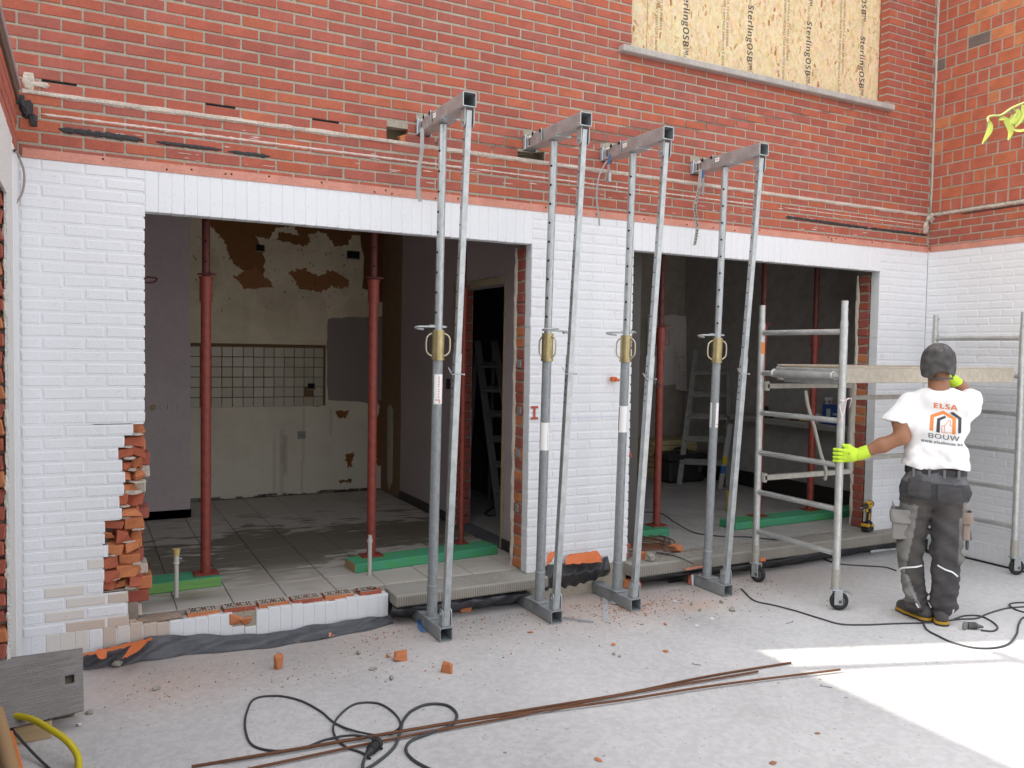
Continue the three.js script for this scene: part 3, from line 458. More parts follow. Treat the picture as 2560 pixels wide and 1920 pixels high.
{ // kitchen end wall: old plaster with torn paper, tile field, wall boxes
  const w = thing('plaster_wall', 'peeling beige end wall of the left room with tiled strip', 'wall');
  const x0 = 0.3, x1 = 3.22, y0 = FL, y1 = 3.05, sx = 1024 / (x1 - x0), sy = 1024 / (y1 - y0);
  const T = canvasTex(1024, 1024, (c, cw, ch) => {
    const keep = seed; seed = 401; const P = (px, py) => { const q = W(px, py, KZ); return [(q.x - x0) * sx, (y1 - q.y) * sy]; };
    c.fillStyle = '#ded2b8'; c.fillRect(0, 0, cw, ch);
    for (let i = 0; i < 900; i++) { const g = rr(0, 1); c.fillStyle = g < .5 ? `rgba(205,198,180,${rr(.03, .12)})` : `rgba(140,122,96,${rr(.02, .08)})`; c.beginPath(); c.ellipse(rnd() * cw, rnd() * ch, rr(6, 70), rr(8, 90), 0, 0, 7); c.fill(); }
    // lower part whiter
    const gr = c.createLinearGradient(0, 450, 0, 1024); gr.addColorStop(0, 'rgba(200,196,182,0)'); gr.addColorStop(.5, 'rgba(206,202,190,.55)'); gr.addColorStop(1, 'rgba(206,204,196,.65)'); c.fillStyle = gr; c.fillRect(0, 400, cw, 624);
    const rag = (pts, col, amp = 7, n = 9) => { const q = pts.map(a => P(...a)); c.fillStyle = col; c.beginPath(); for (let i = 0; i < q.length; i++) { const a = q[i], b = q[(i + 1) % q.length]; for (let k = 0; k < n; k++) { const t = k / n, X = a[0] + (b[0] - a[0]) * t + rr(-amp, amp), Y = a[1] + (b[1] - a[1]) * t + rr(-amp, amp); i + k ? c.lineTo(X, Y) : c.moveTo(X, Y); } } c.closePath(); c.fill(); };
    const br = '#7d5430', br2 = '#946642';
    rag([[522, 470], [1000, 540], [1000, 600], [880, 590], [870, 612], [838, 618], [822, 590], [800, 580], [770, 584], [775, 605], [760, 616], [700, 600], [668, 598], [640, 590], [660, 640], [660, 715], [612, 722], [600, 700], [618, 680], [590, 665], [572, 640], [565, 612], [540, 575], [522, 560]], br, 5);
    rag([[672, 600], [690, 570], [735, 565], [748, 588], [700, 580], [690, 600]], '#ded2b8', 4);
    rag([[585, 690], [640, 668], [672, 700], [686, 722], [612, 722]], br2, 6); rag([[720, 680], [760, 672], [800, 690], [830, 672], [872, 700], [870, 722], [830, 716], [805, 728], [752, 725]], br2, 6);
    rag([[905, 500], [985, 505], [985, 700], [955, 760], [905, 720]], '#6a4427', 8);
    rag([[818, 795], [960, 790], [962, 940], [950, 1010], [818, 1000]], '#8a817c', 4); rag([[958, 985], [980, 960], [985, 1160], [950, 1168], [935, 1130], [945, 1020]], br, 8);
    rag([[840, 1030], [872, 1025], [868, 1042], [845, 1048]], br, 5); rag([[862, 1135], [885, 1130], [880, 1165], [870, 1170]], br, 5); rag([[845, 1200], [880, 1198], [878, 1206], [850, 1208]], br, 4); rag([[770, 1008], [812, 1006], [810, 1014], [780, 1016]], br, 3);
    for (let i = 0; i < 170; i++) { const [X, Y] = P(rr(480, 980), rr(560, 780)); c.fillStyle = `rgba(90,62,38,${rr(.3, .8)})`; c.fillRect(X, Y, rr(1, 5), rr(2, 9)); }
    for (let i = 0; i < 60; i++) { const [X, Y] = P(rr(480, 980), rr(1020, 1230)); c.fillStyle = `rgba(70,66,60,${rr(.2, .6)})`; c.fillRect(X, Y, rr(1, 4), rr(1, 4)); }
    for (let i = 0; i < 8; i++) { const [X, Y] = P(rr(640, 840), rr(1010, 1200)); c.fillStyle = `rgba(90,86,78,.12)`; c.fillRect(X, Y, rr(6, 20), rr(80, 260)); }
    for (let i = 0; i < 40; i++) { c.fillStyle = 'rgba(60,54,48,.6)'; c.fillRect(rnd() * cw, ch - rr(2, 10), rr(10, 50), 8); }
    seed = keep;
  });
  const g = new THREE.BoxGeometry(x1 - x0, y1 - y0, 0.2).translate((x0 + x1) / 2, (y0 + y1) / 2, KZ - 0.1);
  mesh('plaster_face', g, M({ map: T, roughness: .95 }), w);
  const tileMats = [[.42, .38, .28], [.44, .40, .31], [.39, .36, .28], [.40, .34, .24]].map(c => M({ color: lin(...c), map: paintTex, roughness: .35 }));
  const ex0 = 1.165, ey1 = 1.705, pt = 0.1; const tg = [0, 1].map(() => faceBrick(0.094, 0.094, 0.008, 0.002, 0.0006));
  mesh('tile_bed', bb(ex0 - .01, 2.49, 1.11, 1.735, KZ, KZ + 0.004), M({ color: lin(.16, .10, .05), roughness: 1 }), w);
  for (let c = 0; c < 13; c++) for (let r = 0; r < 6; r++) { if (c === 11 && r === 4 && 1) continue; const m = mesh('wall_tile', pick(tg), pick(tileMats), w); m.position.set(ex0 + 0.05 + c * pt + rr(-.001, .001), ey1 - 0.05 - r * pt, KZ + 0.012); }
  for (const [px, py, s, hh] of [[650, 620, .075, .06], [882, 637, .13, .075], [777, 965, .07, .055]]) { const p = W(px, py, KZ); const m = mesh('wall_box', [bb(-s / 2, s / 2, -hh / 2, hh / 2, 0, .006)], holeMat, w); m.position.set(p.x, p.y, KZ + 0.011); const f = mesh('box_frame', [bb(-s / 2 - .01, s / 2 + .01, -hh / 2 - .012, -hh / 2, 0, .012), bb(s / 2, s / 2 + .01, -hh / 2, hh / 2, 0, .012)], M({ color: lin(.25, .22, .16) }), w); f.position.set(p.x, p.y, KZ + 0.006); }
  const p = W(754, 1087, KZ); const so = single('wall_socket', 'round two-pin socket with square plate on the end wall of the left room', 'socket', [chBox(0.08, 0.08, 0.012, .003), new THREE.TorusGeometry(0.026, 0.004, 6, 20).translate(0, 0, .007).toNonIndexed()].map(g => { g.deleteAttribute('uv'); return g; }), M({ color: lin(.30, .29, .27), roughness: .5 })); so.position.set(p.x, p.y, KZ + .006);
  const holes = mesh('socket_hole', [[-.01, 0], [.01, 0], [0, -.012]].map(([a, b]) => new THREE.CylinderGeometry(.004, .004, .004, 8).rotateX(Math.PI / 2).translate(a, b, .007)), holeMat, so);
}
{ // chimney breast at the left of that room
  const w = thing('plaster_wall', 'purple grey plastered wall block at the left inside the left opening', 'wall');
  mesh('plaster_face', bb(0.1, 1.092, FL, 3.05, KZ + .002, -2.8), wallPurple, w); mesh('skirting_board', bb(0.1, 1.1, FL, FL + 0.075, -2.8, -3.056), M({ color: lin(.035, .028, .028), roughness: .5 }), w);
  for (let i = 0; i < 4; i++) { const p = W(383 + i * 19 + (i == 3 ? 6 : 0), 1017, -2.8); const m = mesh(i ? 'wall_plug' : 'cable_stub', i ? chBox(.012, .05, .014, .003) : chunk(.06, .06, .03), i ? M({ color: lin(.55, .5, .4) }) : M({ color: lin(.35, .27, .14) }), w); m.position.set(p.x, p.y - (i ? 0 : .03), -2.793); }
}
{ // partition between the rooms with a stripped doorway
  const X = 3.1, w = thing('plaster_wall', 'purple grey partition with a stripped doorway between the two rooms', 'wall');
  const z0 = -1.62, z1 = -0.72, hd = 2.22;
  mesh('plaster_face', [bb(X, X + .15, FL, 3.05, -3.0, z0), bb(X, X + .15, FL, 3.05, z1, -.245), bb(X, X + .15, hd, 3.05, z0, z1)], wallPurple, w);
  mesh('bare_plaster', bb(X - .004, X + .15, FL, 3.05, KZ + .003, -3.001), M({ color: lin(.26, .17, .10), map: mortarTex, roughness: 1 }), w);
  mesh('bare_plaster', chunk(.02, 1.1, .2).translate(X - .006, FL + .02, -3.3), M({ color: lin(.5, .46, .4), map: mortarTex }), w);
  mesh('skirting_board', [bb(X - .014, X, FL, FL + .08, -3.0, z0 - .02), bb(X - .014, X, FL, FL + .08, z1 + .03, -.25)], M({ color: lin(.035, .028, .028), roughness: .5 }), w);
  const rg = M({ color: lin(.42, .36, .24), map: mortarTex, roughness: 1 });
  mesh('door_surround', [chBox(.012, 2.1, .05, .004, .004).translate(X - .003, 1.25, z0 - .03), chBox(.012, .06, .74, .004, .004).translate(X - .003, hd + .03, (z0 + z1) / 2), chBox(.012, 2.1, .035, .004, .004).translate(X - .003, 1.25, z1 + .02)], rg, w);
  for (let i = 0; i < 27; i++) { const m = mesh('jamb_brick', chBox(.12, .064, .03, .004, .005), pick([redMats[9], redMats[6], redMats[4]]), w); m.position.set(X + .075, FL + .04 + i * .0755, z0 + .012); }
  const p = XP(1122, 960, X); const s = mesh('light_switch', chBox(.014, .09, .07, .003), blackMat, w); s.position.set(X - .005, p.y, p.z);
}
{ // right hand room
  const w = thing('plaster_wall', 'dark grey end wall of the right room', 'wall'); const gm = M({ color: lin(.42, .39, .36), map: mortarTex, roughness: .95 });
  mesh('plaster_face', bb(3.25, 7.3, FL, 3.05, -3.6, -3.42), gm, w);
  const w2 = thing('plaster_wall', 'grey side wall of the right room with dark skirting and shelf rail', 'wall');
  mesh('plaster_face', bb(7.02, 7.25, FL, 3.05, -3.42, -.245), M({ color: lin(.38, .37, .37), map: mortarTex, roughness: .95 }), w2);
  mesh('skirting_board', bb(7.0, 7.02, FL, FL + .17, -3.4, -.25), M({ color: lin(.02, .017, .016), roughness: .5 }), w2);
  const w3 = thing('plaster_wall', 'strip of plain wall closing the left room on its hidden left side', 'wall'); mesh('plaster_face', bb(0.06, .1, FL, 3.05, -3.6, -.245), wallPurple, w3);
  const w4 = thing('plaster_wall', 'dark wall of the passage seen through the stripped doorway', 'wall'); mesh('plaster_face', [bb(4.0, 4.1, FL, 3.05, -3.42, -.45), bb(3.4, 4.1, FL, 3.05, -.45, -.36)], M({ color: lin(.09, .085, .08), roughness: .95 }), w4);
  const hw = thing('house_shell', 'body of the house behind the brick rear wall', 'house'); mesh('outer_wall', [bb(-.16, .05, 0, 6.9, -6.9, -.25), bb(7.3, 7.4, 0, 6.9, -6.9, -.301), bb(-.16, 7.4, 0, 6.9, -7, -6.9)], mortarMat, hw); mesh('roof_slab', bb(-.3, 7.5, 6.9, 7.1, -7, .1), stoneMat, hw);
}

// ---------------------------------------------------------------- shoring frames: needle beam, round prop, slanting square prop, foot beam
function stickerTex(draw, w = 256, h = 512) { return canvasTex(w, h, draw); }
const beamLabel = M({ map: stickerTex((c, w, h) => {
  c.fillStyle = '#e8e8e6'; c.fillRect(0, 0, w, h); c.fillStyle = '#222'; c.fillRect(6, 60, w - 12, h - 74); c.fillStyle = '#ddd'; for (let i = 0; i < 12; i++) { c.fillRect(16, 74 + i * 14, 70 + (i * 37) % 80, 6); c.fillRect(150, 74 + i * 14, 40 + (i * 23) % 60, 6); } c.fillStyle = '#111'; c.fillRect(96, 70, 40, 170); c.fillStyle = '#333'; c.font = 'bold 40px sans-serif'; c.fillText('MAX', 14, 44);
}, 256, 256), roughness: .6 });
const beamTag = M({ map: stickerTex((c, w, h) => { c.fillStyle = '#f2f2f0'; c.fillRect(0, 0, w, h); c.fillStyle = '#555'; c.fillRect(10, 10, w - 20, 30); c.fillStyle = '#c62f2c'; c.font = 'bold 62px sans-serif'; c.fillText('Frans', 30, 120); }, 256, 160), roughness: .6 });
const postLabel = M({ map: stickerTex((c, w, h) => { // wraps round the post: three panels
  c.fillStyle = '#f4f3f1'; c.fillRect(0, 0, w, h);
  c.save(); c.translate(w * .22, h * .80); c.rotate(-Math.PI / 2); c.fillStyle = '#c4262b'; c.font = 'bold 62px sans-serif'; c.fillText('JULES FRANS', 0, 0); c.restore();
  c.strokeStyle = '#c4262b'; c.lineWidth = 12; c.beginPath(); c.moveTo(w * .06, h * .86); c.lineTo(w * .26, h * .86); c.moveTo(w * .20, h * .82); c.lineTo(w * .20, h * .95); c.stroke(); c.beginPath(); c.arc(w * .23, h * .93, 16, 0, 7); c.stroke();
  c.fillStyle = '#2f3436'; c.fillRect(w * .44, 20, w * .12, h - 40); c.fillStyle = '#9aa3a6'; for (let i = 0; i < 60; i++) c.fillRect(w * .45 + (i % 3) * w * .035, 26 + i * 8, w * .025, 3);
  c.strokeStyle = '#8d9496'; c.lineWidth = 3; c.strokeRect(w * .01, 6, w * .40, h - 12); c.strokeRect(w * .62, 6, w * .36, h - 12); c.fillStyle = '#4a5052'; for (let i = 0; i < 50; i++) c.fillRect(w * .90, 20 + i * 9.4, w * .05 * (.4 + .6 * ((i * 7) % 5) / 5), 4);
}, 768, 512), roughness: .5 });
const strapGrey = M({ color: lin(.40, .41, .42), roughness: .8, side: THREE.DoubleSide }), strapBlue = M({ color: lin(.06, .19, .42), roughness: .6, side: THREE.DoubleSide });
function band(pts, w, dir) { // flat webbing along a path, width w in direction dir
  const c = new THREE.CatmullRomCurve3(pts), n = pts.length * 6, pos = [], idx = [], uv = [];
  for (let i = 0; i <= n; i++) { const p = c.getPoint(i / n), tw = (typeof dir === 'function' ? dir(i / n) : dir).clone().multiplyScalar(w / 2); for (const s of [-1, 1]) { pos.push(p.x + s * tw.x, p.y + s * tw.y, p.z + s * tw.z); uv.push(s * .5 + .5, i / n); } }
  for (let i = 0; i < n; i++) { const a = 2 * i; idx.push(a, a + 1, a + 2, a + 1, a + 3, a + 2); }
  const g = new THREE.BufferGeometry(); g.setAttribute('position', new THREE.Float32BufferAttribute(pos, 3)); g.setAttribute('uv', new THREE.Float32BufferAttribute(uv, 2)); g.setIndex(idx); g.computeVertexNormals(); return g;
}
function shoring(label, x, o) {
  const t = thing('shoring_frame', label, 'shoring prop', [x, 0, 0], 'galvanized shoring frames carrying the red brick wall');
  const A = V(0, 0.088, 0.245), B = V(0, 3.032, 0.325), at = (y) => A.clone().lerp(B, (y - A.y) / (B.y - A.y));
  const C = V(0.012, 0.085, 0.43), D = V(0.012, 3.03, 0.655), sq = (y) => C.clone().lerp(D, (y - C.y) / (D.y - C.y));
  // foot beam, its wall end cut at a slope
  mesh('foot_beam', [sqTube(V(0, 0.042, 0.02), V(0, 0.042, 0.472), 0.08, 0.0045, .008), bb(-.0395, .0395, .003, .08, -.02, .018)], galvDull, t);
  { const s = new THREE.Shape([[0, 0], [.06, 0], [.06, .079], [.022, .079]].map(a => new THREE.Vector2(...a))); mesh('beam_end', uvBox(new THREE.ExtrudeGeometry(s, { depth: .079, bevelEnabled: false }).rotateY(-Math.PI / 2).translate(.0396, .003, -.062)), galvDull, t); }
  mesh('foot_plate', chBox(0.10, 0.008, 0.12, .002).translate(0, .087, .25), galvDull, t);
  mesh('base_sleeve', rod(at(0.088), at(0.28), 0.0325, 20), galvDull, t);
  mesh('sleeve_rim', rod(at(0.275), at(0.285), 0.0345, 20), galvMat, t);
  mesh('outer_tube', rod(at(0.28), at(1.69), 0.030, 20), galvDull, t);
  mesh('inner_tube', rod(at(1.66), at(3.03), 0.0242, 20), galvMat, t);
  const cw = (y, r, dy, a) => { const p = at(y); return new THREE.CylinderGeometry(dy, dy, 0.004, 10).rotateX(Math.PI / 2).rotateY(a).translate(p.x + Math.sin(a) * r, p.y, p.z + Math.cos(a) * r); };
  { const g = []; for (let y = 1.93; y < 2.98; y += 0.118) g.push(cw(y, 0.0232, 0.0075, o.ha ?? -1.25)); mesh('pin_hole', g, holeMat, t, 'stuff'); }
  mesh('collar_nut', [rod(at(1.655), at(1.826), 0.037, 22), rod(at(1.648), at(1.662), 0.040, 22)], zincGold, t);
  for (const s of [-1, 1]) { const a = o.handle + (s > 0 ? 0 : Math.PI), dx = Math.cos(a), dz = Math.sin(a), P = (r, y) => { const p = at(y); return V(p.x + dx * r, y, p.z + dz * r); }; mesh('nut_handle', tube([P(.036, 1.805), P(.05, 1.80), P(.066, 1.782), P(.070, 1.76), P(.070, 1.72), P(.066, 1.695), P(.05, 1.678), P(.036, 1.672)], .0055, 30, 6), M_zinc, t); }
  { const a = o.pin, dx = Math.cos(a), dz = Math.sin(a), ox = -dz, oz = dx, p0 = at(1.845), P = (f, s, h) => V(p0.x + dx * f + ox * s, 1.845 + h, p0.z + dz * f + oz * s); mesh('pin_hook', tube([P(-.05, 0, -.0), P(.03, 0, 0), P(.07, 0, 0), P(.115, .02, -.002), P(.13, .05, -.006), P(.10, .075, -.012), P(.06, .078, -.016)], .0068, 40, 8), galvMat, t); mesh('pin_hook', tube([P(-.05, 0, 0), P(-.062, .02, .002), P(-.055, .05, .006), P(-.02, .062, .008), P(.03, .06, .008)], .0068, 30, 8), galvMat, t); }
  { const g = new THREE.CylinderGeometry(0.0306, 0.0306, 0.18, 24, 1, true, o.lr, Math.PI * 1.7), p = at(o.ly); g.rotateX(Math.atan2(B.z - A.z, B.y - A.y)); mesh('post_label', g.translate(p.x, o.ly, p.z), postLabel, t); }
  // square prop
  mesh('square_outer', sqTube(sq(0.085), sq(1.69), 0.040, 0.003, .004), galvMat, t); mesh('square_inner', sqTube(sq(1.6), sq(3.03), 0.0345, 0.003, .004), galvMat, t);
  { const g = []; for (let y = 1.76; y < 2.98; y += 0.093) { const p = sq(y); g.push(new THREE.CylinderGeometry(.0055, .0055, .004, 10).rotateZ(Math.PI / 2).translate(p.x - .0165, y, p.z - .004)); } for (let y = 1.4; y < 1.66; y += .045) { const p = sq(y); g.push(new THREE.CylinderGeometry(.0055, .0055, .004, 10).rotateZ(Math.PI / 2).translate(p.x - .0195, y, p.z - .004)); } mesh('pin_hole', g, holeMat, t, 'stuff'); }
  { const p = sq(o.clip), R = (a, b, e) => V(p.x + a, o.clip + b, p.z + e); mesh('wire_clip', [tube([R(-.035, .0, .02), R(.0, .004, .026), R(.034, .0, .02), R(.036, .004, -.02), R(-.0, .0, -.026)], .003, 24, 5), tube([R(-.035, 0, .02), R(-.05, .012, .03), R(-.055, .04, .01), R(-.04, .03, -.01), R(-.022, .01, -.01)], .0022, 20, 5), new THREE.SphereGeometry(.007, 8, 6).translate(p.x + .036, o.clip, p.z + .022)], galvMat, t); if (o.spin) mesh('wire_clip', tube([R(.02, .005, .024), R(.05, -.02, .03), R(.075, -.045, .02), R(.07, -.05, .02), R(.04, -.04, .02)], .004, 16, 6), blackMat, t); }
  // forks and bolts at both ends of the square prop
  for (const [y, z, up] of [[0.085, 0.43, 1], [3.04, 0.648, -1]]) for (const s of [-1, 1]) {
    const sh = new THREE.Shape(); sh.moveTo(-.027, 0); sh.lineTo(.027, 0); sh.lineTo(.027, .075); sh.absarc(0, .075, .027, 0, Math.PI, false); sh.lineTo(-.027, 0);
    const g = new THREE.ExtrudeGeometry(sh, { depth: .005, bevelEnabled: false, curveSegments: 8 }).rotateY(Math.PI / 2); if (up < 0) g.rotateX(Math.PI); mesh('fork_plate', uvBox(g.translate(.012 + s * .027 - .0025, y, z)), galvMat, t);
    mesh('bolt_head', [new THREE.CylinderGeometry(.010, .010, .008, 6).rotateZ(Math.PI / 2).translate(.012 + s * .0325, y + up * .068, z), new THREE.CylinderGeometry(.014, .014, .003, 14).rotateZ(Math.PI / 2).translate(.012 + s * .0305, y + up * .068, z)], galvMat, t);
  }
  // needle beam into the wall, saddle with ears, stickers
  const NY = 3.08; mesh('needle_beam', sqTube(V(0, NY, -0.3), V(0, NY, 0.70), 0.08, 0.0045, .007), galvMat, t);
  const us = new THREE.Shape([[-.052, .022], [-.052, -.046], [.052, -.046], [.052, .022], [.046, .022], [.046, -.041], [-.046, -.041], [-.046, .022]].map(a => new THREE.Vector2(...a)));
  mesh('saddle', uvBox(new THREE.ExtrudeGeometry(us, { depth: .13, bevelEnabled: false }).translate(0, NY, .125)), galvMat, t); mesh('saddle', bb(-.052, .052, NY - .046, NY - .0405, .255, .44), galvMat, t); mesh('saddle_lip', bb(-.052, -.0465, NY - .0404, NY - .033, .255, .44), galvMat, t); mesh('saddle_lip', bb(.0465, .052, NY - .0404, NY - .033, .255, .44), galvMat, t);
  for (const s of [-1, 1]) for (const z of [.14, .235]) mesh('saddle_ear', [uvBox(new THREE.CylinderGeometry(.016, .016, .006, 14).rotateZ(Math.PI / 2).translate(s * .0492, NY + .034, z)), bb(s * .0492 - .003, s * .0492 + .003, NY + .018, NY + .034, z - .015, z + .015)], galvMat, t);
  mesh('pin_hole', [.14, .235].map(z => new THREE.CylinderGeometry(.006, .006, .002, 10).rotateZ(Math.PI / 2).translate(-.0528, NY + .036, z)), holeMat, t, 'stuff');
  mesh('wall_shoe', [bb(-.0445, -.0405, NY - .044, NY + .05, -.012, .03), bb(.0405, .0445, NY - .044, NY + .05, -.012, .03), bb(-.0445, .0445, NY + .0405, NY + .0445, -.012, .026), rod(V(-.046, NY - .042, .03), V(-.046, NY + .048, .036), .006, 8)], M({ color: lin(.62, .68, .74), map: galvTex, metalness: .4, roughness: .4 }), t);
  const lab = (z0, z1, y0, y1, m) => { const g = new THREE.BoxGeometry(.0012, y1 - y0, z1 - z0).translate(-.0406, (y0 + y1) / 2, (z0 + z1) / 2); return mesh('beam_label', g, m, t); };
  lab(.045, .115, NY - .034, NY + .036, beamLabel); if (o.tag) lab(.262, .305, NY - .006, NY + .03, beamTag);
  o.extra?.(t, NY); return t;
}
const M_zinc = M({ color: lin(.56, .52, .38), metalness: .6, roughness: .4 });
shoring('first shoring frame from the left, standing before the left opening', PROPX[0], { handle: 0.35, pin: Math.PI - .1, lr: -1.05, ly: 1.475, clip: 1.57, ha: -1.2, tag: 1, extra: (t, NY) => { mesh('lashing_strap', band([V(-.056, NY - .03, .13), V(-.058, NY - .15, .135), V(-.056, NY - .2, .12), V(-.062, NY - .26, .10), V(-.06, NY - .42, .09), V(-.05, NY - .47, .1)], .03, V(0.5, 0, .85)), strapGrey, t); } });
shoring('second shoring frame from the left, in front of the white brick pier', PROPX[1], { handle: 1.25, pin: -0.35, lr: 1.6, ly: 1.165, clip: 1.575, ha: -1.0, extra: () => {} });
shoring('third shoring frame from the left, at the left edge of the right opening', PROPX[2], { handle: 1.1, pin: Math.PI + .55, lr: 1.75, ly: 1.262, clip: 1.54, ha: -1.0, tag: 1, spin: 1, extra: (t, NY) => { mesh('lashing_strap', band([V(-.056, NY - .03, .13), V(-.056, NY - .09, .12)], .028, V(0, 0, 1)), strapBlue, t); mesh('lashing_strap', band([V(-.056, NY - .09, .12), V(-.05, NY - .2, .13)], .028, V(0, 0, 1)), strapGrey, t); mesh('buckle', bb(-.07, -.05, NY - .21, NY - .15, .112, .148), galvMat, t); mesh('lashing_strap', band([V(-.056, NY - .06, .10), V(-.09, NY - .16, .06), V(-.10, NY - .3, .05), V(-.085, NY - .44, .06), V(-.08, NY - .5, .06)], .016, V(.3, 0, .9)), strapGrey, t); } });
shoring('fourth shoring frame from the left, nearest to the scaffold tower', PROPX[3], { handle: 0.3, pin: Math.PI + .15, lr: -.35, ly: 1.272, clip: 1.575, ha: -.9, tag: 1, extra: (t, NY) => {
  const sm = M({ map: canvasTex(64, 512, (c) => { c.fillStyle = '#a9a9a6'; c.fillRect(0, 0, 64, 512); c.save(); c.translate(18, 10); c.rotate(Math.PI / 2); c.fillStyle = '#2a2a2a'; c.font = 'bold 46px sans-serif'; c.fillText('STUT ALONE STUT', 0, 0); c.restore(); }), roughness: .8, side: THREE.DoubleSide });
  mesh('lashing_strap', band([V(-.058, NY - .03, .13), V(-.062, NY - .18, .12), V(-.075, NY - .3, .1), V(-.06, NY - .45, .11), V(-.07, NY - .58, .10)], .03, V(.2, 0, .95)), sm, t); mesh('lashing_strap', band([V(-.05, NY - .04, .15), V(-.05, NY - .1, .15)], .024, V(0, 0, 1)), strapBlue, t); mesh('lashing_strap', band([V(-.05, NY - .1, .15), V(-.046, NY - .22, .15)], .024, V(0, 0, 1)), strapGrey, t); } });

// ---------------------------------------------------------------- red props inside the rooms
function redProp(name0, label, x, z, base, o = {}) {
  const t = thing('red_prop', label, 'prop', [x, base, z], 'red painted steel props under the ceilings');
  const H = 3.05 - base; const c = o.collar ?? 1.72;
  mesh('foot_plate', chBox(.15, .008, .13, .002).translate(0, .004, 0), redPaint, t);
  mesh('outer_tube', rod(V(0, .008, 0), V(0, c, 0), .031, 18), redPaint, t); mesh('inner_tube', rod(V(0, c, 0), V(0, H, 0), .0245, 18), M_darkRed, t);
  mesh('collar_nut', [rod(V(0, c, 0), V(0, c + .15, 0), .0385, 20), rod(V(0, c + .145, 0), V(0, c + .158, 0), .043, 20)], redPaint, t);
  mesh('pin_hook', tube([V(-.05, c + .17, .0), V(.02, c + .175, .03), V(.05, c + .17, .05), V(.03, c + .165, .065), V(-.03, c + .172, .05)], .006, 24, 6), M_darkRed, t);
  mesh('pin_hole', Array.from({ length: 5 }, (_, i) => new THREE.CylinderGeometry(.007, .007, .003, 10).rotateX(Math.PI / 2).rotateY(-.15).translate(-.004, c + .25 + i * .125, .0235)), holeMat, t, 'stuff');
  if (o.handles) for (const s of [-1, 1]) mesh('nut_handle', tube([V(s * .04, c + .13, 0), V(s * .075, c + .12, .01), V(s * .08, c + .07, .01), V(s * .075, c + .02, .01), V(s * .04, c + .01, 0)], .005, 20, 6), M_darkRed, t);
  if (o.hook) mesh('pin_hook', tube([V(.02, c + .175, .03), V(.08, c + .178, .03), V(.115, c + .17, .035), V(.10, c + .15, .04), V(.03, c + .14, .04)], .006, 24, 6), M_darkRed, t);
  if (o.thin) t.scale.set(.62, 1, .62);
  return t;
}
const M_darkRed = M({ color: lin(.13, .028, .024), map: rustTex, roughness: .6 });
redProp('', 'red prop on the short green timber in the left room', 0.951, -0.62, 0.265);
redProp('', 'red prop on the left end of the long green timber', 2.045, -0.64, 0.265, { collar: 1.76 });
redProp('', 'thin red prop beside the doorway, on the long green timber', 2.765, -0.72, 0.265, { collar: 1.74, thin: 1 });
redProp('', 'red prop whose hook just shows beside the white left pier', 0.575, -0.95, 0.265, { collar: 1.70, hook: 1 });
redProp('', 'dark red prop at the left side of the right opening', 4.53, -0.66, 0.265, { handles: 1, collar: 1.5 });
redProp('', 'red prop just left of the scaffold ladder frame', 5.625, -0.62, 0.265, { collar: 1.55 });
redProp('', 'red prop with handles seen through the scaffold ladder frame', 6.315, -0.66, 0.265, { handles: 1, collar: 1.52 });
function timber(label, x0, x1, z0, rot = 0) { const m = single('green_timber', label, 'timber', chBox(x1 - x0, .063, .2, .004), greenWood, 'green painted timbers under the props'); m.position.set((x0 + x1) / 2, FL + .033, z0 - .1); m.rotation.y = rot; return m; }
timber('short green timber under the red prop at left, its front edge light green', .12, 1.03, -.50, .04);
for (const n of ['green_timber']) { const t0 = scene.getObjectByName(n), w = t0.geometry.boundingBox ?? (t0.geometry.computeBoundingBox(), t0.geometry.boundingBox); mesh('front_face', box(w.max.x - w.min.x - .01, .056, .002, 0, 0, .1005), M({ color: lin(.15, .33, .09), map: greenWood.map }), t0).userData.label = 'light green front face'; }
{ const t = timber('long green timber under two red props in the left room', 1.87, 2.98, -.50, .08); mesh('sawn_end', box(.002, .058, .19, -.556, 0, 0), woodMat, t); }
timber('small green timber with a cable across it at the left of the right opening', 4.02, 4.56, -.52);
timber('long green timber behind the scaffold ladder frame', 5.22, 6.9, -.48, .02);

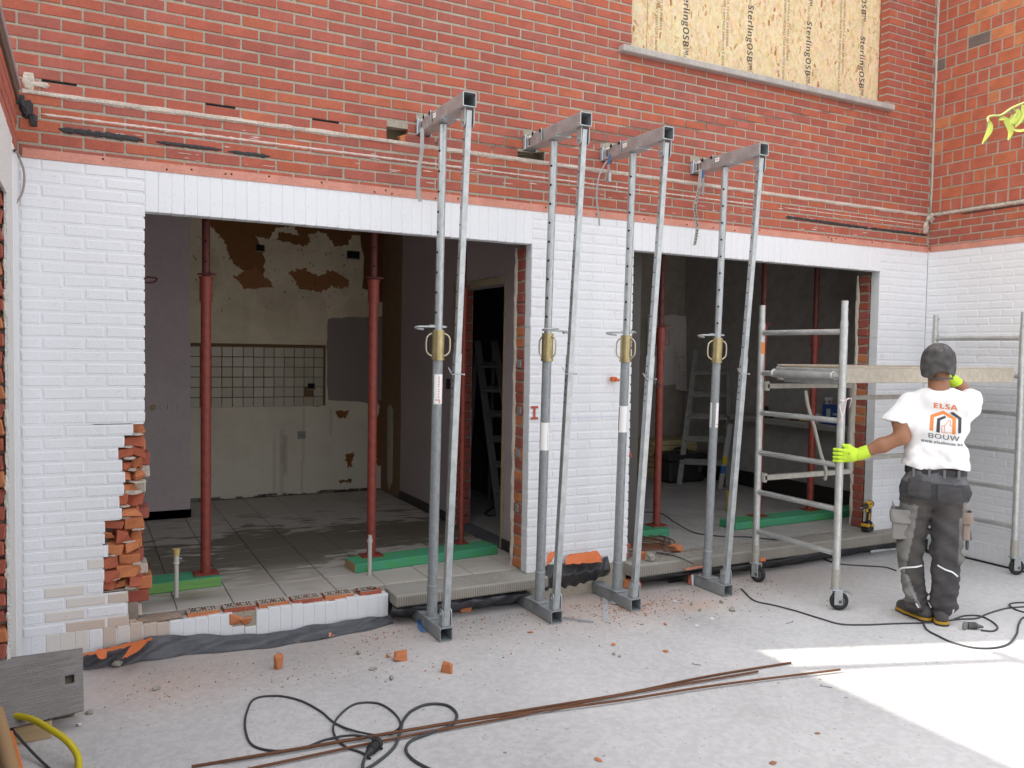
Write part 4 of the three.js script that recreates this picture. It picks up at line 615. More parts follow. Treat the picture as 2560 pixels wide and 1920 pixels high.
// ---------------------------------------------------------------- folding aluminium scaffold tower
{
  const t = thing('scaffold_tower', 'folding aluminium scaffold tower on wheels with a low platform', 'scaffold');
  const Z0 = .255, Z1 = 1.0, XA = 4.76, XB = 6.8, R = .0255;
  for (const [x, zf, zn] of [[XA, Z0, 1.005], [XB, .215, .968]]) {
    for (const z of [zf, zn]) {
      mesh('post', [rod(V(x, .27, z), V(x, 1.945, z), R, 20), rod(V(x, 1.945, z), V(x, 2.078, z), R - .0035, 20)], alu, t);
      mesh('pin_hole', [1.9, 2.04].map(y => new THREE.CylinderGeometry(.006, .006, .003, 10).rotateX(Math.PI / 2).rotateY(.5).translate(x + .013, y, z + .0215)), holeMat, t, 'stuff');
      mesh('post_socket', [rod(V(x, .145, z), V(x, .28, z), R + .002, 20), rod(V(x, .205, z), V(x, .215, z), R + .005, 20)], aluDull, t);
      // caster: fork, wheel with rim
      const fw = mesh('caster_fork', [chBox(.008, .10, .055, .003).translate(-.026, .09, .014), chBox(.008, .10, .055, .003).translate(.026, .09, .014), chBox(.065, .01, .07, .003).translate(0, .14, .005), rod(V(0, .14, 0), V(0, .156, 0), .03, 16)], galvMat, t); fw.position.set(x, 0, z); fw.rotation.y = x === XA ? (z === zn ? 1.0 : .25) : 1.2;
      const wh = mesh('wheel', new THREE.TorusGeometry(.048, .0145, 12, 32).rotateY(Math.PI / 2).scale(1.15, 1, 1), rubberMat, fw); wh.position.set(0, .0625, .025);
      mesh('wheel_rim', [new THREE.CylinderGeometry(.04, .04, .022, 24).rotateZ(Math.PI / 2).translate(0, .0625, .025), new THREE.CylinderGeometry(.012, .012, .06, 12).rotateZ(Math.PI / 2).translate(0, .0625, .025)], M({ color: lin(.10, .10, .105), roughness: .5 }), fw);
      if (z === zn && x === XA) mesh('brake_pedal', [chBox(.04, .008, .05, .002).translate(0, .125, .065), chBox(.03, .006, .03, .002).rotateX(.5).translate(0, .115, .095)], galvDull, fw);
    }
    for (let i = 0; i < 6; i++) mesh('rung', rod(V(x, .383 + .298 * i, zf + .015), V(x, .383 + .298 * i, zn - .015), .019, 16), alu, t);
    for (let i = 0; i < 6; i++) mesh('weld', [zf + .026, zn - .026].map(z => new THREE.TorusGeometry(.0195, .004, 6, 16).translate(x, .383 + .298 * i, z)), aluDull, t, 'stuff');
  }
  // folding side panel along the wall side: two halves hinged on a middle post
  const ZS = .26, XM = 5.735;
  mesh('hinge_post', [rod(V(XM, .79, ZS), V(XM, 1.46, ZS), .022, 16), rod(V(XM, .79, ZS), V(XM, .86, ZS), .026, 16)], aluDull, t);
  mesh('side_rail', chBox(.93, .036, .03, .004).translate(5.25, 1.478, ZS + .03), aluDull, t); mesh('side_rail', chBox(.93, .04, .03, .004).rotateZ(.0).translate(5.25, .79, ZS + .03), aluDull, t);
  mesh('side_rail', chBox(1.04, .036, .03, .004).translate(6.27, 1.378, ZS + .0), aluDull, t); mesh('side_rail', chBox(1.04, .036, .03, .004).translate(6.27, .885, ZS + .0), aluDull, t);
  mesh('rail_bracket', [[4.795, 1.478], [4.795, .79]].map(([x, y]) => chBox(.03, .07, .05, .004).translate(x, y, ZS + .02)), aluDull, t);
  mesh('diagonal_brace', tube([V(4.86, 1.46, .6), V(4.885, 1.36, .6), V(4.955, 1.2, .6), V(5.03, 1.0, .6), V(5.09, .87, .6), V(5.105, .8, .58)], .0125, 40, 10), aluDull, t);
  // platform: two side beams and deck, hooks round the rungs
  const deck = mesh('platform_deck', chBox(1.84, .02, .56, .004).translate(5.76, 1.626, .65), M({ color: lin(.27, .22, .16), map: woodMat.map, roughness: .8 }), t);
  for (const [z, n] of [[.965, 0], [.36, 1]]) mesh('platform_beam', [chBox(1.86, .105, .028, .004).translate(5.76, 1.58, z), chBox(1.86, .012, .045, .003).translate(5.76, 1.637, z - (n ? -.008 : .008))], M({ color: lin(.56, .49, .40), map: galvTex, metalness: .25, roughness: .55 }), t);
  mesh('platform_end', [chBox(.035, .05, .6, .008).translate(4.815, 1.6, .66), chBox(.03, .03, .5, .004).translate(4.85, 1.53, .66)], alu, t); mesh('platform_end', chBox(.035, .05, .6, .008).translate(6.72, 1.6, .66), alu, t);
  for (const z of [.39, .93]) mesh('platform_hook', new THREE.TorusGeometry(.028, .009, 8, 20, Math.PI * 1.2).rotateZ(-.3).translate(4.762, 1.574, z), alu, t);
  for (const z of [.36, .9]) mesh('platform_hook', new THREE.TorusGeometry(.028, .009, 8, 20, Math.PI * 1.2).rotateZ(-.3).translate(6.8, 1.574, z), alu, t);
  mesh('hook_bar', rod(V(4.765, 1.574, .375), V(4.765, 1.574, .945), .027, 14), alu, t);
  mesh('paint_mark', new THREE.CylinderGeometry(R + .0008, R + .0008, .085, 14, 1, true, -.9, 1.5).translate(XA, 1.76, Z0), M({ color: lin(.62, .22, .06), roughness: .7 }), t);
  { const g = []; const keep = seed; seed = 77; for (let i = 0; i < 60; i++) { const x = XA, y = .383 + .298 * Math.floor(rr(0, 6)), z = rr(.3, .95), a = rr(-.9, 1.2); g.push(chunk(rr(.004, .012), rr(.002, .004), rr(.006, .02)).translate(0, .018, 0).rotateZ(a + .6).translate(x, y, z)); } seed = keep; mesh('paint_splash', g, M({ color: lin(.62, .62, .62) }), t, 'stuff'); }
  const rb = single('plastic_ribbon', 'pink and white plastic ribbon knotted round the near scaffold post', 'ribbon', [band([V(XA - .03, 1.42, 1.015), V(XA - .01, 1.415, 1.036), V(XA + .025, 1.425, 1.025), V(XA + .06, 1.43, 1.02)], .008, V(0, 1, 0)), band([V(XA - .01, 1.41, 1.038), V(XA - .055, 1.39, 1.04), V(XA - .04, 1.32, 1.045), V(XA - .03, 1.28, 1.045)], .009, V(.8, .3, 0)), band([V(XA + .01, 1.42, 1.036), V(XA - .02, 1.34, 1.045), V(XA - .06, 1.27, 1.045)], .01, V(.7, .4, 0)), band([V(XA + .01, 1.42, 1.036), V(XA + .05, 1.43, 1.04), V(XA + .03, 1.37, 1.045)], .008, V(.6, .5, 0))], M({ color: lin(.78, .62, .66), roughness: .6, side: THREE.DoubleSide }));
}

// ---------------------------------------------------------------- things inside the rooms
{ // two stubs of water pipe
  for (const [px, py, top, lab, tap] of [[441, 1493, 1372, 'white upright pipe stub with yellow cap in the left room, left of the red prop', 1], [924, 1438, 1338, 'bare white upright pipe stub in front of the long green timber', 0]]) {
    const p = G(px, py, FL), h = W(px, top, p.z).y - FL, t = thing('water_pipe', lab, 'pipe', [p.x, FL, p.z]); const w = M({ color: lin(.52, .49, .46), map: paintTex, roughness: .5 });
    mesh('pipe', rod(V(0, 0, 0), V(0, h * (tap ? .72 : .86), 0), .0135, 14), w, t);
    if (tap) { mesh('pipe_joint', [rod(V(0, h * .70, 0), V(0, h * .75, 0), .02, 14, false, .014), rod(V(0, h * .75, 0), V(0, h * .86, 0), .016, 14)], w, t); mesh('cap', rod(V(0, h * .85, 0), V(0, h, 0), .0155, 8, false, .024), M({ color: lin(.55, .42, .16), roughness: .5 }), t); mesh('valve', rod(V(.012, h * .8, 0), V(.032, h * .79, .006), .006, 8), galvDull, t); }
    else mesh('pipe_joint', [rod(V(0, h * .82, 0), V(0, h * .9, 0), .018, 14), rod(V(0, h * .86, 0), V(0, h, 0), .0125, 14)], w, t);
  }
}
function ladder(label, foot, top, width, back, n, mat) { // step ladder: two stiles with treads and a rear frame
  const t = thing('step_ladder', label, 'ladder'); const d = top.clone().sub(foot), side = V(width.x, 0, width.z);
  for (const s of [0, 1]) { const o = side.clone().multiplyScalar(s), o2 = side.clone().multiplyScalar(.5 + (s - .5) * .7); mesh('stile', barGeo(foot.clone().add(o), top.clone().add(o2), .07, .022), mat, t); mesh('rear_leg', barGeo(back.clone().add(o), top.clone().add(o2), .035, .02), mat, t); }
  for (let i = 1; i < n; i++) { const f = i / n, a = foot.clone().addScaledVector(d, f), b = side.clone().multiplyScalar(1 - .3 * f * .5); mesh('tread', barGeo(a.clone().add(side.clone().multiplyScalar(.08 * f)), a.clone().add(b), .03, .075), mat, t); }
  return t;
}
function barGeo(a, b, w, h) { const d = b.clone().sub(a), L = d.length(), g = chBox(w, L, h, .003); g.applyQuaternion(new THREE.Quaternion().setFromUnitVectors(V(0, 1, 0), d.normalize())); return g.translate((a.x + b.x) / 2, (a.y + b.y) / 2, (a.z + b.z) / 2); }
const aluDark = M({ color: lin(.42, .42, .40), metalness: .4, roughness: .55, map: galvTex });
ladder('open aluminium step ladder behind the fourth shoring frame', V(6.35, FL, -2.62), V(6.72, 1.75, -2.95), V(.42, 0, .35), V(6.9, FL, -3.2), 6, aluDark);
ladder('grey step ladder standing in the dark beyond the doorway', V(3.62, FL, -1.78), V(3.6, 1.8, -2.36), V(.2, 0, .12), V(3.7, FL, -2.7), 7, M({ color: lin(.20, .20, .20), roughness: .6 }));
{ // spirit level leaning by the ladder
  const a = G(1800, 1222, FL), b = W(1826, 1060, -2.1); const t = thing('spirit_level', 'long spirit level with yellow and blue ends leaning by the step ladder', 'level'); mesh('level_bar', barGeo(a, b, .06, .025), M({ color: lin(.5, .5, .5), metalness: .3, roughness: .5 }), t);
  const d = b.clone().sub(a); mesh('yellow_end', barGeo(a.clone().addScaledVector(d, .38), a.clone().addScaledVector(d, .5), .062, .027), M({ color: lin(.55, .45, .03) }), t); mesh('blue_end', barGeo(a.clone().addScaledVector(d, .24), a.clone().addScaledVector(d, .36), .062, .027), M({ color: lin(.04, .14, .4) }), t);
}
{ // insulation boards
  const ym = M({ color: lin(.60, .50, .26), map: paintTex, roughness: .9 }); const P = [6.62, -3.2];
  for (let i = 0; i < 7; i++) { const m = single('insulation_board', ['bottom', 'second', 'third', 'fourth', 'fifth', 'sixth', 'topmost'][i] + ' yellow insulation board of the stack by the end wall', 'board', chBox(.66, .062, .34, .006, .006), ym, 'yellow insulation boards in a stack'); m.position.set(P[0] + rr(-.012, .012), FL + .035 + i * .066, P[1] + rr(-.01, .01)); m.rotation.y = rr(-.02, .02);
    if (i === 4) mesh('printed_label', bb(-.29, -.06, -.075, .02, .1745, .177), M({ map: canvasTex(256, 96, (c) => { c.fillStyle = '#d8d6d0'; c.fillRect(0, 0, 256, 96); c.fillStyle = '#333'; c.font = 'bold 26px sans-serif'; c.fillText('RECTICEL', 10, 34); c.fillText('INSULATION 60', 10, 70); }), roughness: .7 }), m); }
  const t = thing('tool_box', 'black tool box with yellow label in front of the yellow boards', 'tool box', [6.52, FL, -2.82]); const bm = M({ color: lin(.02, .02, .022), roughness: .5 });
  mesh('box_body', chBox(.52, .25, .30, .02).translate(0, .135, 0), bm, t); mesh('box_lid', chBox(.55, .08, .33, .02).translate(0, .30, 0), bm, t); mesh('latch', [-.13, .17].map(x => chBox(.05, .14, .02, .004).translate(x, .19, .158)), M({ color: lin(.09, .09, .09) }), t, 'stuff'); mesh('yellow_label', chBox(.1, .06, .006, .001).translate(.05, .25, .164), M({ color: lin(.62, .50, .03) }), t); mesh('carry_handle', tube([V(-.1, .34, 0), V(-.09, .38, 0), V(.09, .38, 0), V(.1, .34, 0)], .012, 20, 8), bm, t);
}
{ // plans pinned on the end wall
  const pm = M({ color: lin(.85, .82, .82), map: canvasTex(512, 512, (c) => { c.fillStyle = '#e6e3e0'; c.fillRect(0, 0, 512, 512); c.strokeStyle = 'rgba(60,60,80,.5)'; const keep = seed; seed = 9; for (let i = 0; i < 60; i++) { c.strokeRect(rnd() * 420, rnd() * 420, rnd() * 120, rnd() * 120); } seed = keep; }), roughness: .9, side: THREE.DoubleSide });
  [[1618, 1690, 786, 960], [1690, 1750, 788, 974], [1752, 1832, 784, 980], [1836, 1880, 786, 905]].forEach(([a, b, y0, y1], i) => { const P = (x, y, o = 0) => { const p = W(x, y, -3.40 + o); return p; }; const g = patch([[P(a, y0), P((a + b) / 2, y0 + 3, .012), P(b, y0)], [P(a, y1, .03), P((a + b) / 2, y1 + 4, .06), P(b, y1, .03)]], 10, 10, .006, 30 + i); single('plan_sheet', ['first plan sheet from the left pinned on the dark end wall', 'narrow second plan sheet from the left on the dark end wall', 'widest plan sheet, behind the fourth shoring frame', 'short plan sheet at the right on the dark end wall'][i], 'paper', g, pm, 'plan sheets pinned on the wall'); });
}
{ // shelf on the side wall and what stands on it
  const X = 7.0, y = XP(2010, 1052, X).y, t = thing('wall_shelf', 'narrow wall shelf behind the scaffold ladder frame', 'shelf'); mesh('shelf_board', bb(X - .16, X + .018, y - .02, y, -2.4, -.4), M({ color: lin(.40, .38, .36) }), t); for (let i = 0; i < 18; i++) mesh('edge_tile', chBox(.006, .05, .095, .002).translate(X - .163, y - .035, -2.3 + i * .1), M_edge, t);
  const on = (px, o = .08) => XP(px, 1030, X - o).z;
  const bx = thing('blue_box', 'blue printed carton on the shelf by the scaffold post', 'box', [X - .08, y, on(2085)]); mesh('carton', chBox(.1, .2, .21, .003).translate(0, .1, 0), M({ color: lin(.03, .08, .28), roughness: .5 }), bx); mesh('carton_print', [bb(-.0515, -.0505, .03, .16, -.05, .0), bb(-.0515, -.0505, .1, .12, .03, .09)], M({ color: lin(.4, .5, .45) }), bx);
  const sp = thing('spray_bottle', 'white spray bottle behind the blue carton on the shelf', 'spray bottle', [X - .03, y, on(2066, .04)]); mesh('bottle', new THREE.LatheGeometry([[0, 0], [.04, 0], [.042, .02], [.042, .15], [.03, .19], [.014, .21], [.014, .23]].map(a => new THREE.Vector2(...a)), 18), M({ color: lin(.6, .6, .62), roughness: .4 }), sp); mesh('spray_head', [chBox(.03, .035, .085, .006).translate(0, .25, .015), chBox(.016, .05, .012, .003).rotateX(.4).translate(0, .215, .045)], M({ color: lin(.7, .7, .72) }), sp);
  const pot = single('white_pot', 'white pot on the shelf beside the blue carton', 'pot', new THREE.LatheGeometry([[0, 0], [.048, 0], [.055, .1], [.05, .1], [.045, .01]].map(a => new THREE.Vector2(...a)), 20), M({ color: lin(.62, .62, .63), roughness: .5 })); pot.position.set(X - .09, y, on(2042));
  const tl = thing('cordless_tool', 'black and lime green tool lying at the left end of the shelf', 'tool', [X - .09, y, on(1918)]); mesh('tool_body', chBox(.07, .06, .24, .02).translate(0, .035, 0), blackMat, tl); mesh('tool_grip', chBox(.04, .1, .05, .012).rotateX(.5).translate(0, .08, -.02), blackMat, tl); mesh('green_cover', chBox(.074, .02, .14, .006).translate(0, .045, .04), M({ color: lin(.35, .6, .04) }), tl);
  const sc = thing('hand_saw', 'red and yellow hand tool on the shelf left of the white pot', 'tool', [X - .09, y, on(1990)]); mesh('tool_handle', chBox(.05, .05, .14, .015).translate(0, .03, 0), M({ color: lin(.16, .03, .03) }), sc); mesh('tool_blade', chBox(.02, .02, .2, .004).translate(0, .012, .06), M({ color: lin(.5, .4, .05) }), sc);
}
{ const p = G(1828, 1278, FL); const t = single('yellow_block', 'yellow upright block on the floor left of the scaffold', 'block', [chBox(.09, .2, .05, .006), chBox(.094, .02, .054, .004).translate(0, .09, 0)], M({ color: lin(.60, .46, .02), roughness: .6 })); t.position.set(p.x, FL + .1, p.z); }
{ // cordless drill standing on its battery on the slab
  const p = G(2163, 1326, FL), t = thing('cordless_drill', 'yellow and black cordless drill standing on its battery by the right jamb', 'drill', [p.x - .01, FL, p.z + .03]); t.rotation.y = 0.25; const ye = M({ color: lin(.62, .36, .02), map: paintTex, roughness: .5 }), bk = M({ color: lin(.016, .016, .017), roughness: .6 });
  mesh('battery', [chBox(.10, .045, .075, .01).translate(0, .0245, 0)], bk, t); mesh('battery_top', [chBox(.03, .028, .07, .006).translate(-.04, .058, 0), chBox(.045, .022, .072, .006).translate(.03, .05, .002)], ye, t); mesh('base', chBox(.085, .03, .06, .01).translate(.0, .07, 0), bk, t);
  mesh('grip', [chBox(.04, .12, .036, .012).rotateZ(-.16).translate(.012, .135, 0)], bk, t); mesh('grip_panel', chBox(.012, .06, .038, .004).rotateZ(-.16).translate(.002, .13, .001), ye, t); mesh('trigger', chBox(.028, .035, .02, .006).translate(-.025, .185, 0), ye, t);
  mesh('motor_housing', [rod(V(-.04, .225, 0), V(.03, .232, 0), .031, 18)], ye, t); mesh('motor_cap', [rod(V(.028, .232, 0), V(.062, .235, 0), .03, 18, false, .024), ...[0, 1, 2].map(i => new THREE.TorusGeometry(.0285 - i * .002, .0025, 6, 18).rotateY(Math.PI / 2).translate(.036 + i * .009, .233, 0))], bk, t);
  mesh('vent', [[-.02, .012], [.0, .012], [.018, .0]].map(([x, y]) => chBox(.014, .008, .004, .001).translate(x, .23 + y, .029)), bk, t, 'stuff');
  mesh('chuck', [rod(V(-.04, .225, 0), V(-.075, .222, 0), .023, 16, false, .019), rod(V(-.075, .222, 0), V(-.10, .22, 0), .017, 16, false, .010)], M({ color: lin(.05, .05, .05), metalness: .4, roughness: .4 }), t); mesh('drill_bit', rod(V(-.10, .22, 0), V(-.155, .217, 0), .0035, 8), galvDull, t);
}
// ---------------------------------------------------------------- cables on the ground
const cableM = M({ color: lin(.055, .058, .066), map: dtex(256, (i, j, k) => { const v = .6 + 1.3 * sstep(.5, .8, nA[k]) + .3 * nB[k]; return [v, v, v]; }, 3), roughness: .7 });
const cable = (name, label, px, r, y = 0, cat = 'cable') => single(name, label, cat, tube(px.map(([a, b, h = 0]) => G(a, b, y).add(V(0, r + h, 0))), r, px.length * 9, 8), cableM);
cable('power_cable', 'dark cable in loops around the black plug at the bottom of the picture', [[925, 1900], [905, 1885], [868, 1872], [842, 1850], [833, 1820], [850, 1790], [890, 1762], [940, 1760], [985, 1785], [1000, 1820], [960, 1845, .008], [900, 1838, .008], [840, 1812], [800, 1780], [745, 1752], [690, 1742], [640, 1748], [618, 1780], [614, 1830], [635, 1868], [690, 1880], [760, 1872], [815, 1852], [880, 1848, .012], [935, 1858, .012], [955, 1875]].map(p => [p[0], p[1], p[2] || 0]), .0052);
cable('power_cable', 'thick dark cable looping under the rusty bars in the foreground', [[900, 1935], [935, 1915], [985, 1872], [1002, 1830, .006], [1008, 1805], [1030, 1780], [1070, 1764], [1115, 1766], [1142, 1790], [1125, 1820, .004], [1075, 1838, .004], [1025, 1858], [1015, 1880], [1035, 1905], [1080, 1930], [1120, 1950]], .0068);
{ const p = G(935, 1880), t = thing('cable_plug', 'black rubber plug lying between the cable loops', 'plug', [p.x, 0, p.z]); t.rotation.y = .75; mesh('plug_body', [rod(V(-.07, .018, 0), V(-.03, .02, 0), .008, 12, false, .019), rod(V(-.03, .022, 0), V(.012, .024, 0), .021, 14), rod(V(.012, .024, 0), V(.035, .024, 0), .025, 14)], M({ color: lin(.02, .02, .022), roughness: .6 }), t); mesh('plug_grip', [-.02, -.008, .004].map(x => new THREE.TorusGeometry(.0215, .002, 6, 16).rotateY(Math.PI / 2).translate(x, .022, 0)), blackMat, t); mesh('cable_tail', tube([V(-.07, .018, 0), V(-.11, .012, .012), V(-.16, .008, .04), V(-.2, .007, .1)], .0068, 20, 8), cableM, t); }
cable('power_cable', 'dark cable running from the fourth shoring frame past the scaffold to the worker', [[1853, 1474], [1890, 1505], [1935, 1515], [1985, 1528], [2050, 1548], [2100, 1562], [2160, 1564], [2240, 1561], [2330, 1558], [2400, 1550], [2440, 1548], [2470, 1536], [2520, 1522], [2560, 1519], [2620, 1520], [2700, 1540]], .0055);
cable('power_cable', 'dark cable tail beside the worker ending in the sunlit patch', [[2308, 1560], [2318, 1577], [2345, 1592], [2380, 1608], [2430, 1621], [2475, 1623], [2515, 1615], [2540, 1590], [2548, 1560], [2562, 1545], [2620, 1540]], .006);
cable('power_cable', 'cable loop beside the round connector at the right edge', [[2385, 1550], [2415, 1541], [2450, 1542], [2480, 1556], [2494, 1572], [2480, 1580], [2452, 1578]], .0055);
cable('power_cable', 'cable ring at the right edge of the picture behind the worker', [[2620, 1508], [2560, 1508], [2530, 1510], [2524, 1518, .006], [2545, 1528], [2575, 1535], [2640, 1540]], .0055);
{ const p = G(2432, 1573), t = thing('cable_connector', 'dusty round cable connector with open cover beside the worker', 'connector', [p.x, 0, p.z]); t.rotation.y = -.6; mesh('connector_body', [rod(V(-.03, .022, 0), V(.03, .022, 0), .022, 16, false, .016), rod(V(.03, .022, 0), V(.06, .018, 0), .012, 12, false, .008)], M({ color: lin(.14, .14, .14), map: galvTex, roughness: .7 }), t); mesh('connector_rib', [-.02, -.008, .004, .016].map(x => new THREE.TorusGeometry(.0215, .0025, 6, 16).rotateY(Math.PI / 2).translate(x, .022, 0)), M({ color: lin(.10, .10, .10) }), t); mesh('cover', new THREE.CylinderGeometry(.026, .026, .012, 20).rotateX(Math.PI / 2).rotateY(.7).translate(-.055, .026, .02), M({ color: lin(.22, .22, .21), map: galvTex, roughness: .7 }), t); }
cable('power_cable', 'black cable on the slab from the small green timber past the scaffold', [[1575, 1308, .068], [1610, 1300, .066], [1650, 1303, .066], [1690, 1318, .03], [1740, 1334, .0], [1800, 1342], [1870, 1344], [1935, 1350], [1990, 1352]].map(p => [p[0], p[1], p[2] || 0]), .0055, FL);
cable('power_cable', 'thin grey cable hanging from the slab to the fourth shoring frame', [[1640, 1382], [1690, 1392], [1735, 1412]].map(p => [...p, 0]), .004, FL);
cable('power_cable', 'dark cable emerging from under the black sheet beside the scaffold post', [[2045, 1390], [2075, 1405], [2105, 1412], [2160, 1416], [2215, 1420], [2240, 1428]].map(p => [...p, 0]), .0055);
cable('power_cable', 'black cable ring on the floor beyond the doorway', [[1250, 1262], [1225, 1276], [1213, 1288], [1230, 1292], [1252, 1282], [1258, 1268]].map(p => [...p, 0]), .009, FL);
{ // rusty reinforcing bars across the yard
  const bars = [[[480, 1921], [1000, 1832], [1320, 1778], [1560, 1738], [1760, 1696], [1977, 1660]], [[620, 1930], [960, 1858], [1280, 1798], [1560, 1742], [1895, 1684]], [[560, 1912], [1200, 1806], [1540, 1760], [1780, 1722], [2100, 1681]]];
  const lab = ['rusty steel bar ending nearest the wall, in the bright patch', 'rusty steel bar with the shortest far end, between two others', 'rusty steel bar reaching farthest right into the sunlit patch'];
  bars.forEach((b, i) => { const t = thing('steel_bar', lab[i], 'steel bar', [0, 0, 0], 'rusty reinforcing bars in the yard'); const c = b.map(p => G(...p).add(V(0, .008 + i * .004, 0))); mesh('bar', tube(c, .006, 120, 8), rustMat, t); const cv = new THREE.CatmullRomCurve3(c), g = []; const n = 260; for (let k = 0; k < n; k++) { const p = cv.getPoint(k / n), q = cv.getTangent(k / n), r = new THREE.TorusGeometry(.006, .0009, 4, 8); r.applyQuaternion(new THREE.Quaternion().setFromUnitVectors(V(0, 0, 1), q.clone().add(V(0, .4, 0)).normalize())); g.push(r.translate(p.x, p.y, p.z)); } mesh('bar_rib', g, rustMat, t, 'stuff'); });
}
{ // bundle of bent bars on the slab
  for (let i = 0; i < 7; i++) { const a = W(1562 + rr(0, 8), 1338 + i * 8, -.02 + rr(0, .1)), p = [G(1560, 1352 + i * 7, FL), G(1600 + i * 9, 1360 + i * 5, FL), G(1640 + i * 8, 1362 + i * 4, FL), G(1662 + (i % 3) * 12, 1352 + i * 7, FL), G(1650 + (i % 3) * 10, 1340 + i * 6, FL), G(1605, 1332 + i * 6, FL)].map(q => q.add(V(0, .008 + i * .007, 0))); single('bent_bar', ['lowest rusty hoop of the heap, flat on the slab','second rusty hoop from below in the heap','third rusty hoop from below in the heap','middle rusty hoop, crossing the third shoring frame','third rusty hoop from the top of the heap','second rusty hoop from the top of the heap','topmost rusty hoop of the heap, nearest the viewer'][i], 'steel bar', tube(p, .0045, 50, 6), rustMat, 'rusty bent hoops heaped on the slab'); }
}
// ---------------------------------------------------------------- damp-proof sheets
{
  const g1 = [[W(208, 1637, .03), W(300, 1612, .03), W(383, 1590, .02), W(490, 1588, .02), W(640, 1584, .02), W(764, 1567, .02), W(889, 1548, .02), W(977, 1536, .02)], [G(205, 1676), G(285, 1668), G(380, 1652), G(500, 1636), G(645, 1624), G(752, 1608), G(886, 1584), G(982, 1556)]]; g1[1].forEach(p => { p.z = Math.max(p.z, .05); });
  const s = thing('plastic_sheet', 'black damp-proof sheet crumpled along the foot of the white plinth', 'plastic sheet'); mesh('sheet', patch(g1, 90, 10, .012, 3), filmMat, s);
  mesh('orange_flap', patch([[W(208, 1634, .05), W(300, 1612, .06), W(380, 1594, .05)], [W(208, 1640, .09), W(300, 1622, .13), W(381, 1600, .1)]], 20, 4, .006, 5), orangeFilm, s); mesh('orange_flap', patch([[W(236, 1628, .13), W(268, 1622, .13)], [W(248, 1648, .2), W(266, 1646, .2)]], 6, 4, .003, 6), orangeFilm, s); mesh('orange_flap', patch([[W(330, 1612, .14), W(381, 1594, .13)], [W(304, 1648, .24), W(340, 1632, .22)]], 8, 4, .005, 7), orangeFilm, s);
  for (const [a, b, e, f, i] of [[680, 1606, 748, 1610, 0], [822, 1596, 888, 1578, 1], [562, 1620, 610, 1618, 2]]) { const m = mesh('orange_flap', patch([[G(a, b - (i == 2 ? 4 : 8)).add(V(0, .02, 0)), G((a + e) / 2, (b + f) / 2 - 11).add(V(0, .026, 0)), G(e, f - 12).add(V(0, .018, 0))], [G(a, b), G((a + e) / 2, (b + f) / 2 - 1), G(e, f - 3)]], 10, 3, .004, 11 + i), clayPink, s); }
  const s2 = thing('plastic_sheet', 'black sheet tucked under the left slab edge', 'plastic sheet'); mesh('sheet', patch([[W(980, 1514, .05), W(1100, 1500, .05), W(1220, 1488, .05), W(1325, 1478, .05)], [W(980, 1528, .12), W(1100, 1514, .12), W(1200, 1500, .12), W(1325, 1484, .12)], [G(976, 1544), G(1060, 1542), G(1180, 1524), G(1300, 1508)]], 50, 8, .012, 13), filmMat, s2);
  const s3 = thing('plastic_sheet', 'black sheet with orange backing folded up against the white pier', 'plastic sheet');
  const q = (x, y) => [1300 + x / 5.53, 1360 + y / 5.53]; mesh('sheet', patch([[W(...q(330, 300), .012), W(...q(640, 270), .012), W(...q(1000, 240), .012), W(...q(1215, 165), .012)], [W(...q(340, 480), .05), W(...q(640, 450), .07), W(...q(1000, 380), .08), W(...q(1250, 370), .05)], [G(...q(340, 740)), G(...q(640, 690)), G(...q(900, 640)), G(...q(1180, 560))]], 46, 12, .009, 17), M_film2, s3);
  mesh('orange_flap', patch([[W(...q(685, 142), .03), W(...q(860, 120), .03), W(...q(1066, 90), .03)], [W(...q(640, 175), .05), W(...q(860, 172), .06), W(...q(1130, 170), .05)], [W(...q(622, 282), .08), W(...q(860, 268), .09), W(...q(1132, 250), .08)]], 14, 6, .006, 19), orangeFilm, s3); mesh('orange_flap', patch([[W(...q(415, 110), .03), W(...q(500, 100), .03)], [W(...q(370, 185), .06), W(...q(470, 185), .07)], [W(...q(365, 295), .09), W(...q(430, 245), .1)]], 8, 6, .006, 23), orangeFilm, s3);
  const s4 = thing('plastic_sheet', 'dusty black sheet under the right slab edge', 'plastic sheet'); mesh('sheet', patch([[W(1600, 1432, .06), W(1760, 1412, .06), W(1900, 1396, .06), W(2040, 1372, .06), W(2120, 1362, .05), W(2228, 1338, .03)], [W(1600, 1446, .12), W(1760, 1430, .14), W(1900, 1410, .15), W(2040, 1384, .14), W(2120, 1372, .13), W(2240, 1352, .06)], [G(1590, 1462), G(1770, 1436), G(1890, 1424), G(1960, 1416), G(2100, 1392), G(2250, 1370)]], 70, 9, .012, 29), M_film2, s4);
  mesh('orange_flap', patch([[W(2160, 1352, .11), W(2216, 1340, .07)], [W(2163, 1358, .13), W(2218, 1346, .09)]], 8, 3, .003, 31), orangeFilm, s4); mesh('orange_flap', patch([[W(1901, 1391, .13), W(1913, 1390, .13)], [W(1901, 1404, .14), W(1914, 1403, .14)]], 4, 3, .002, 33), orangeFilm, s4); mesh('orange_flap', patch([[W(1712, 1420, .14), W(1760, 1413, .14)], [W(1714, 1426, .18), W(1762, 1418, .17)]], 8, 3, .003, 35), clayPink, s4);
}
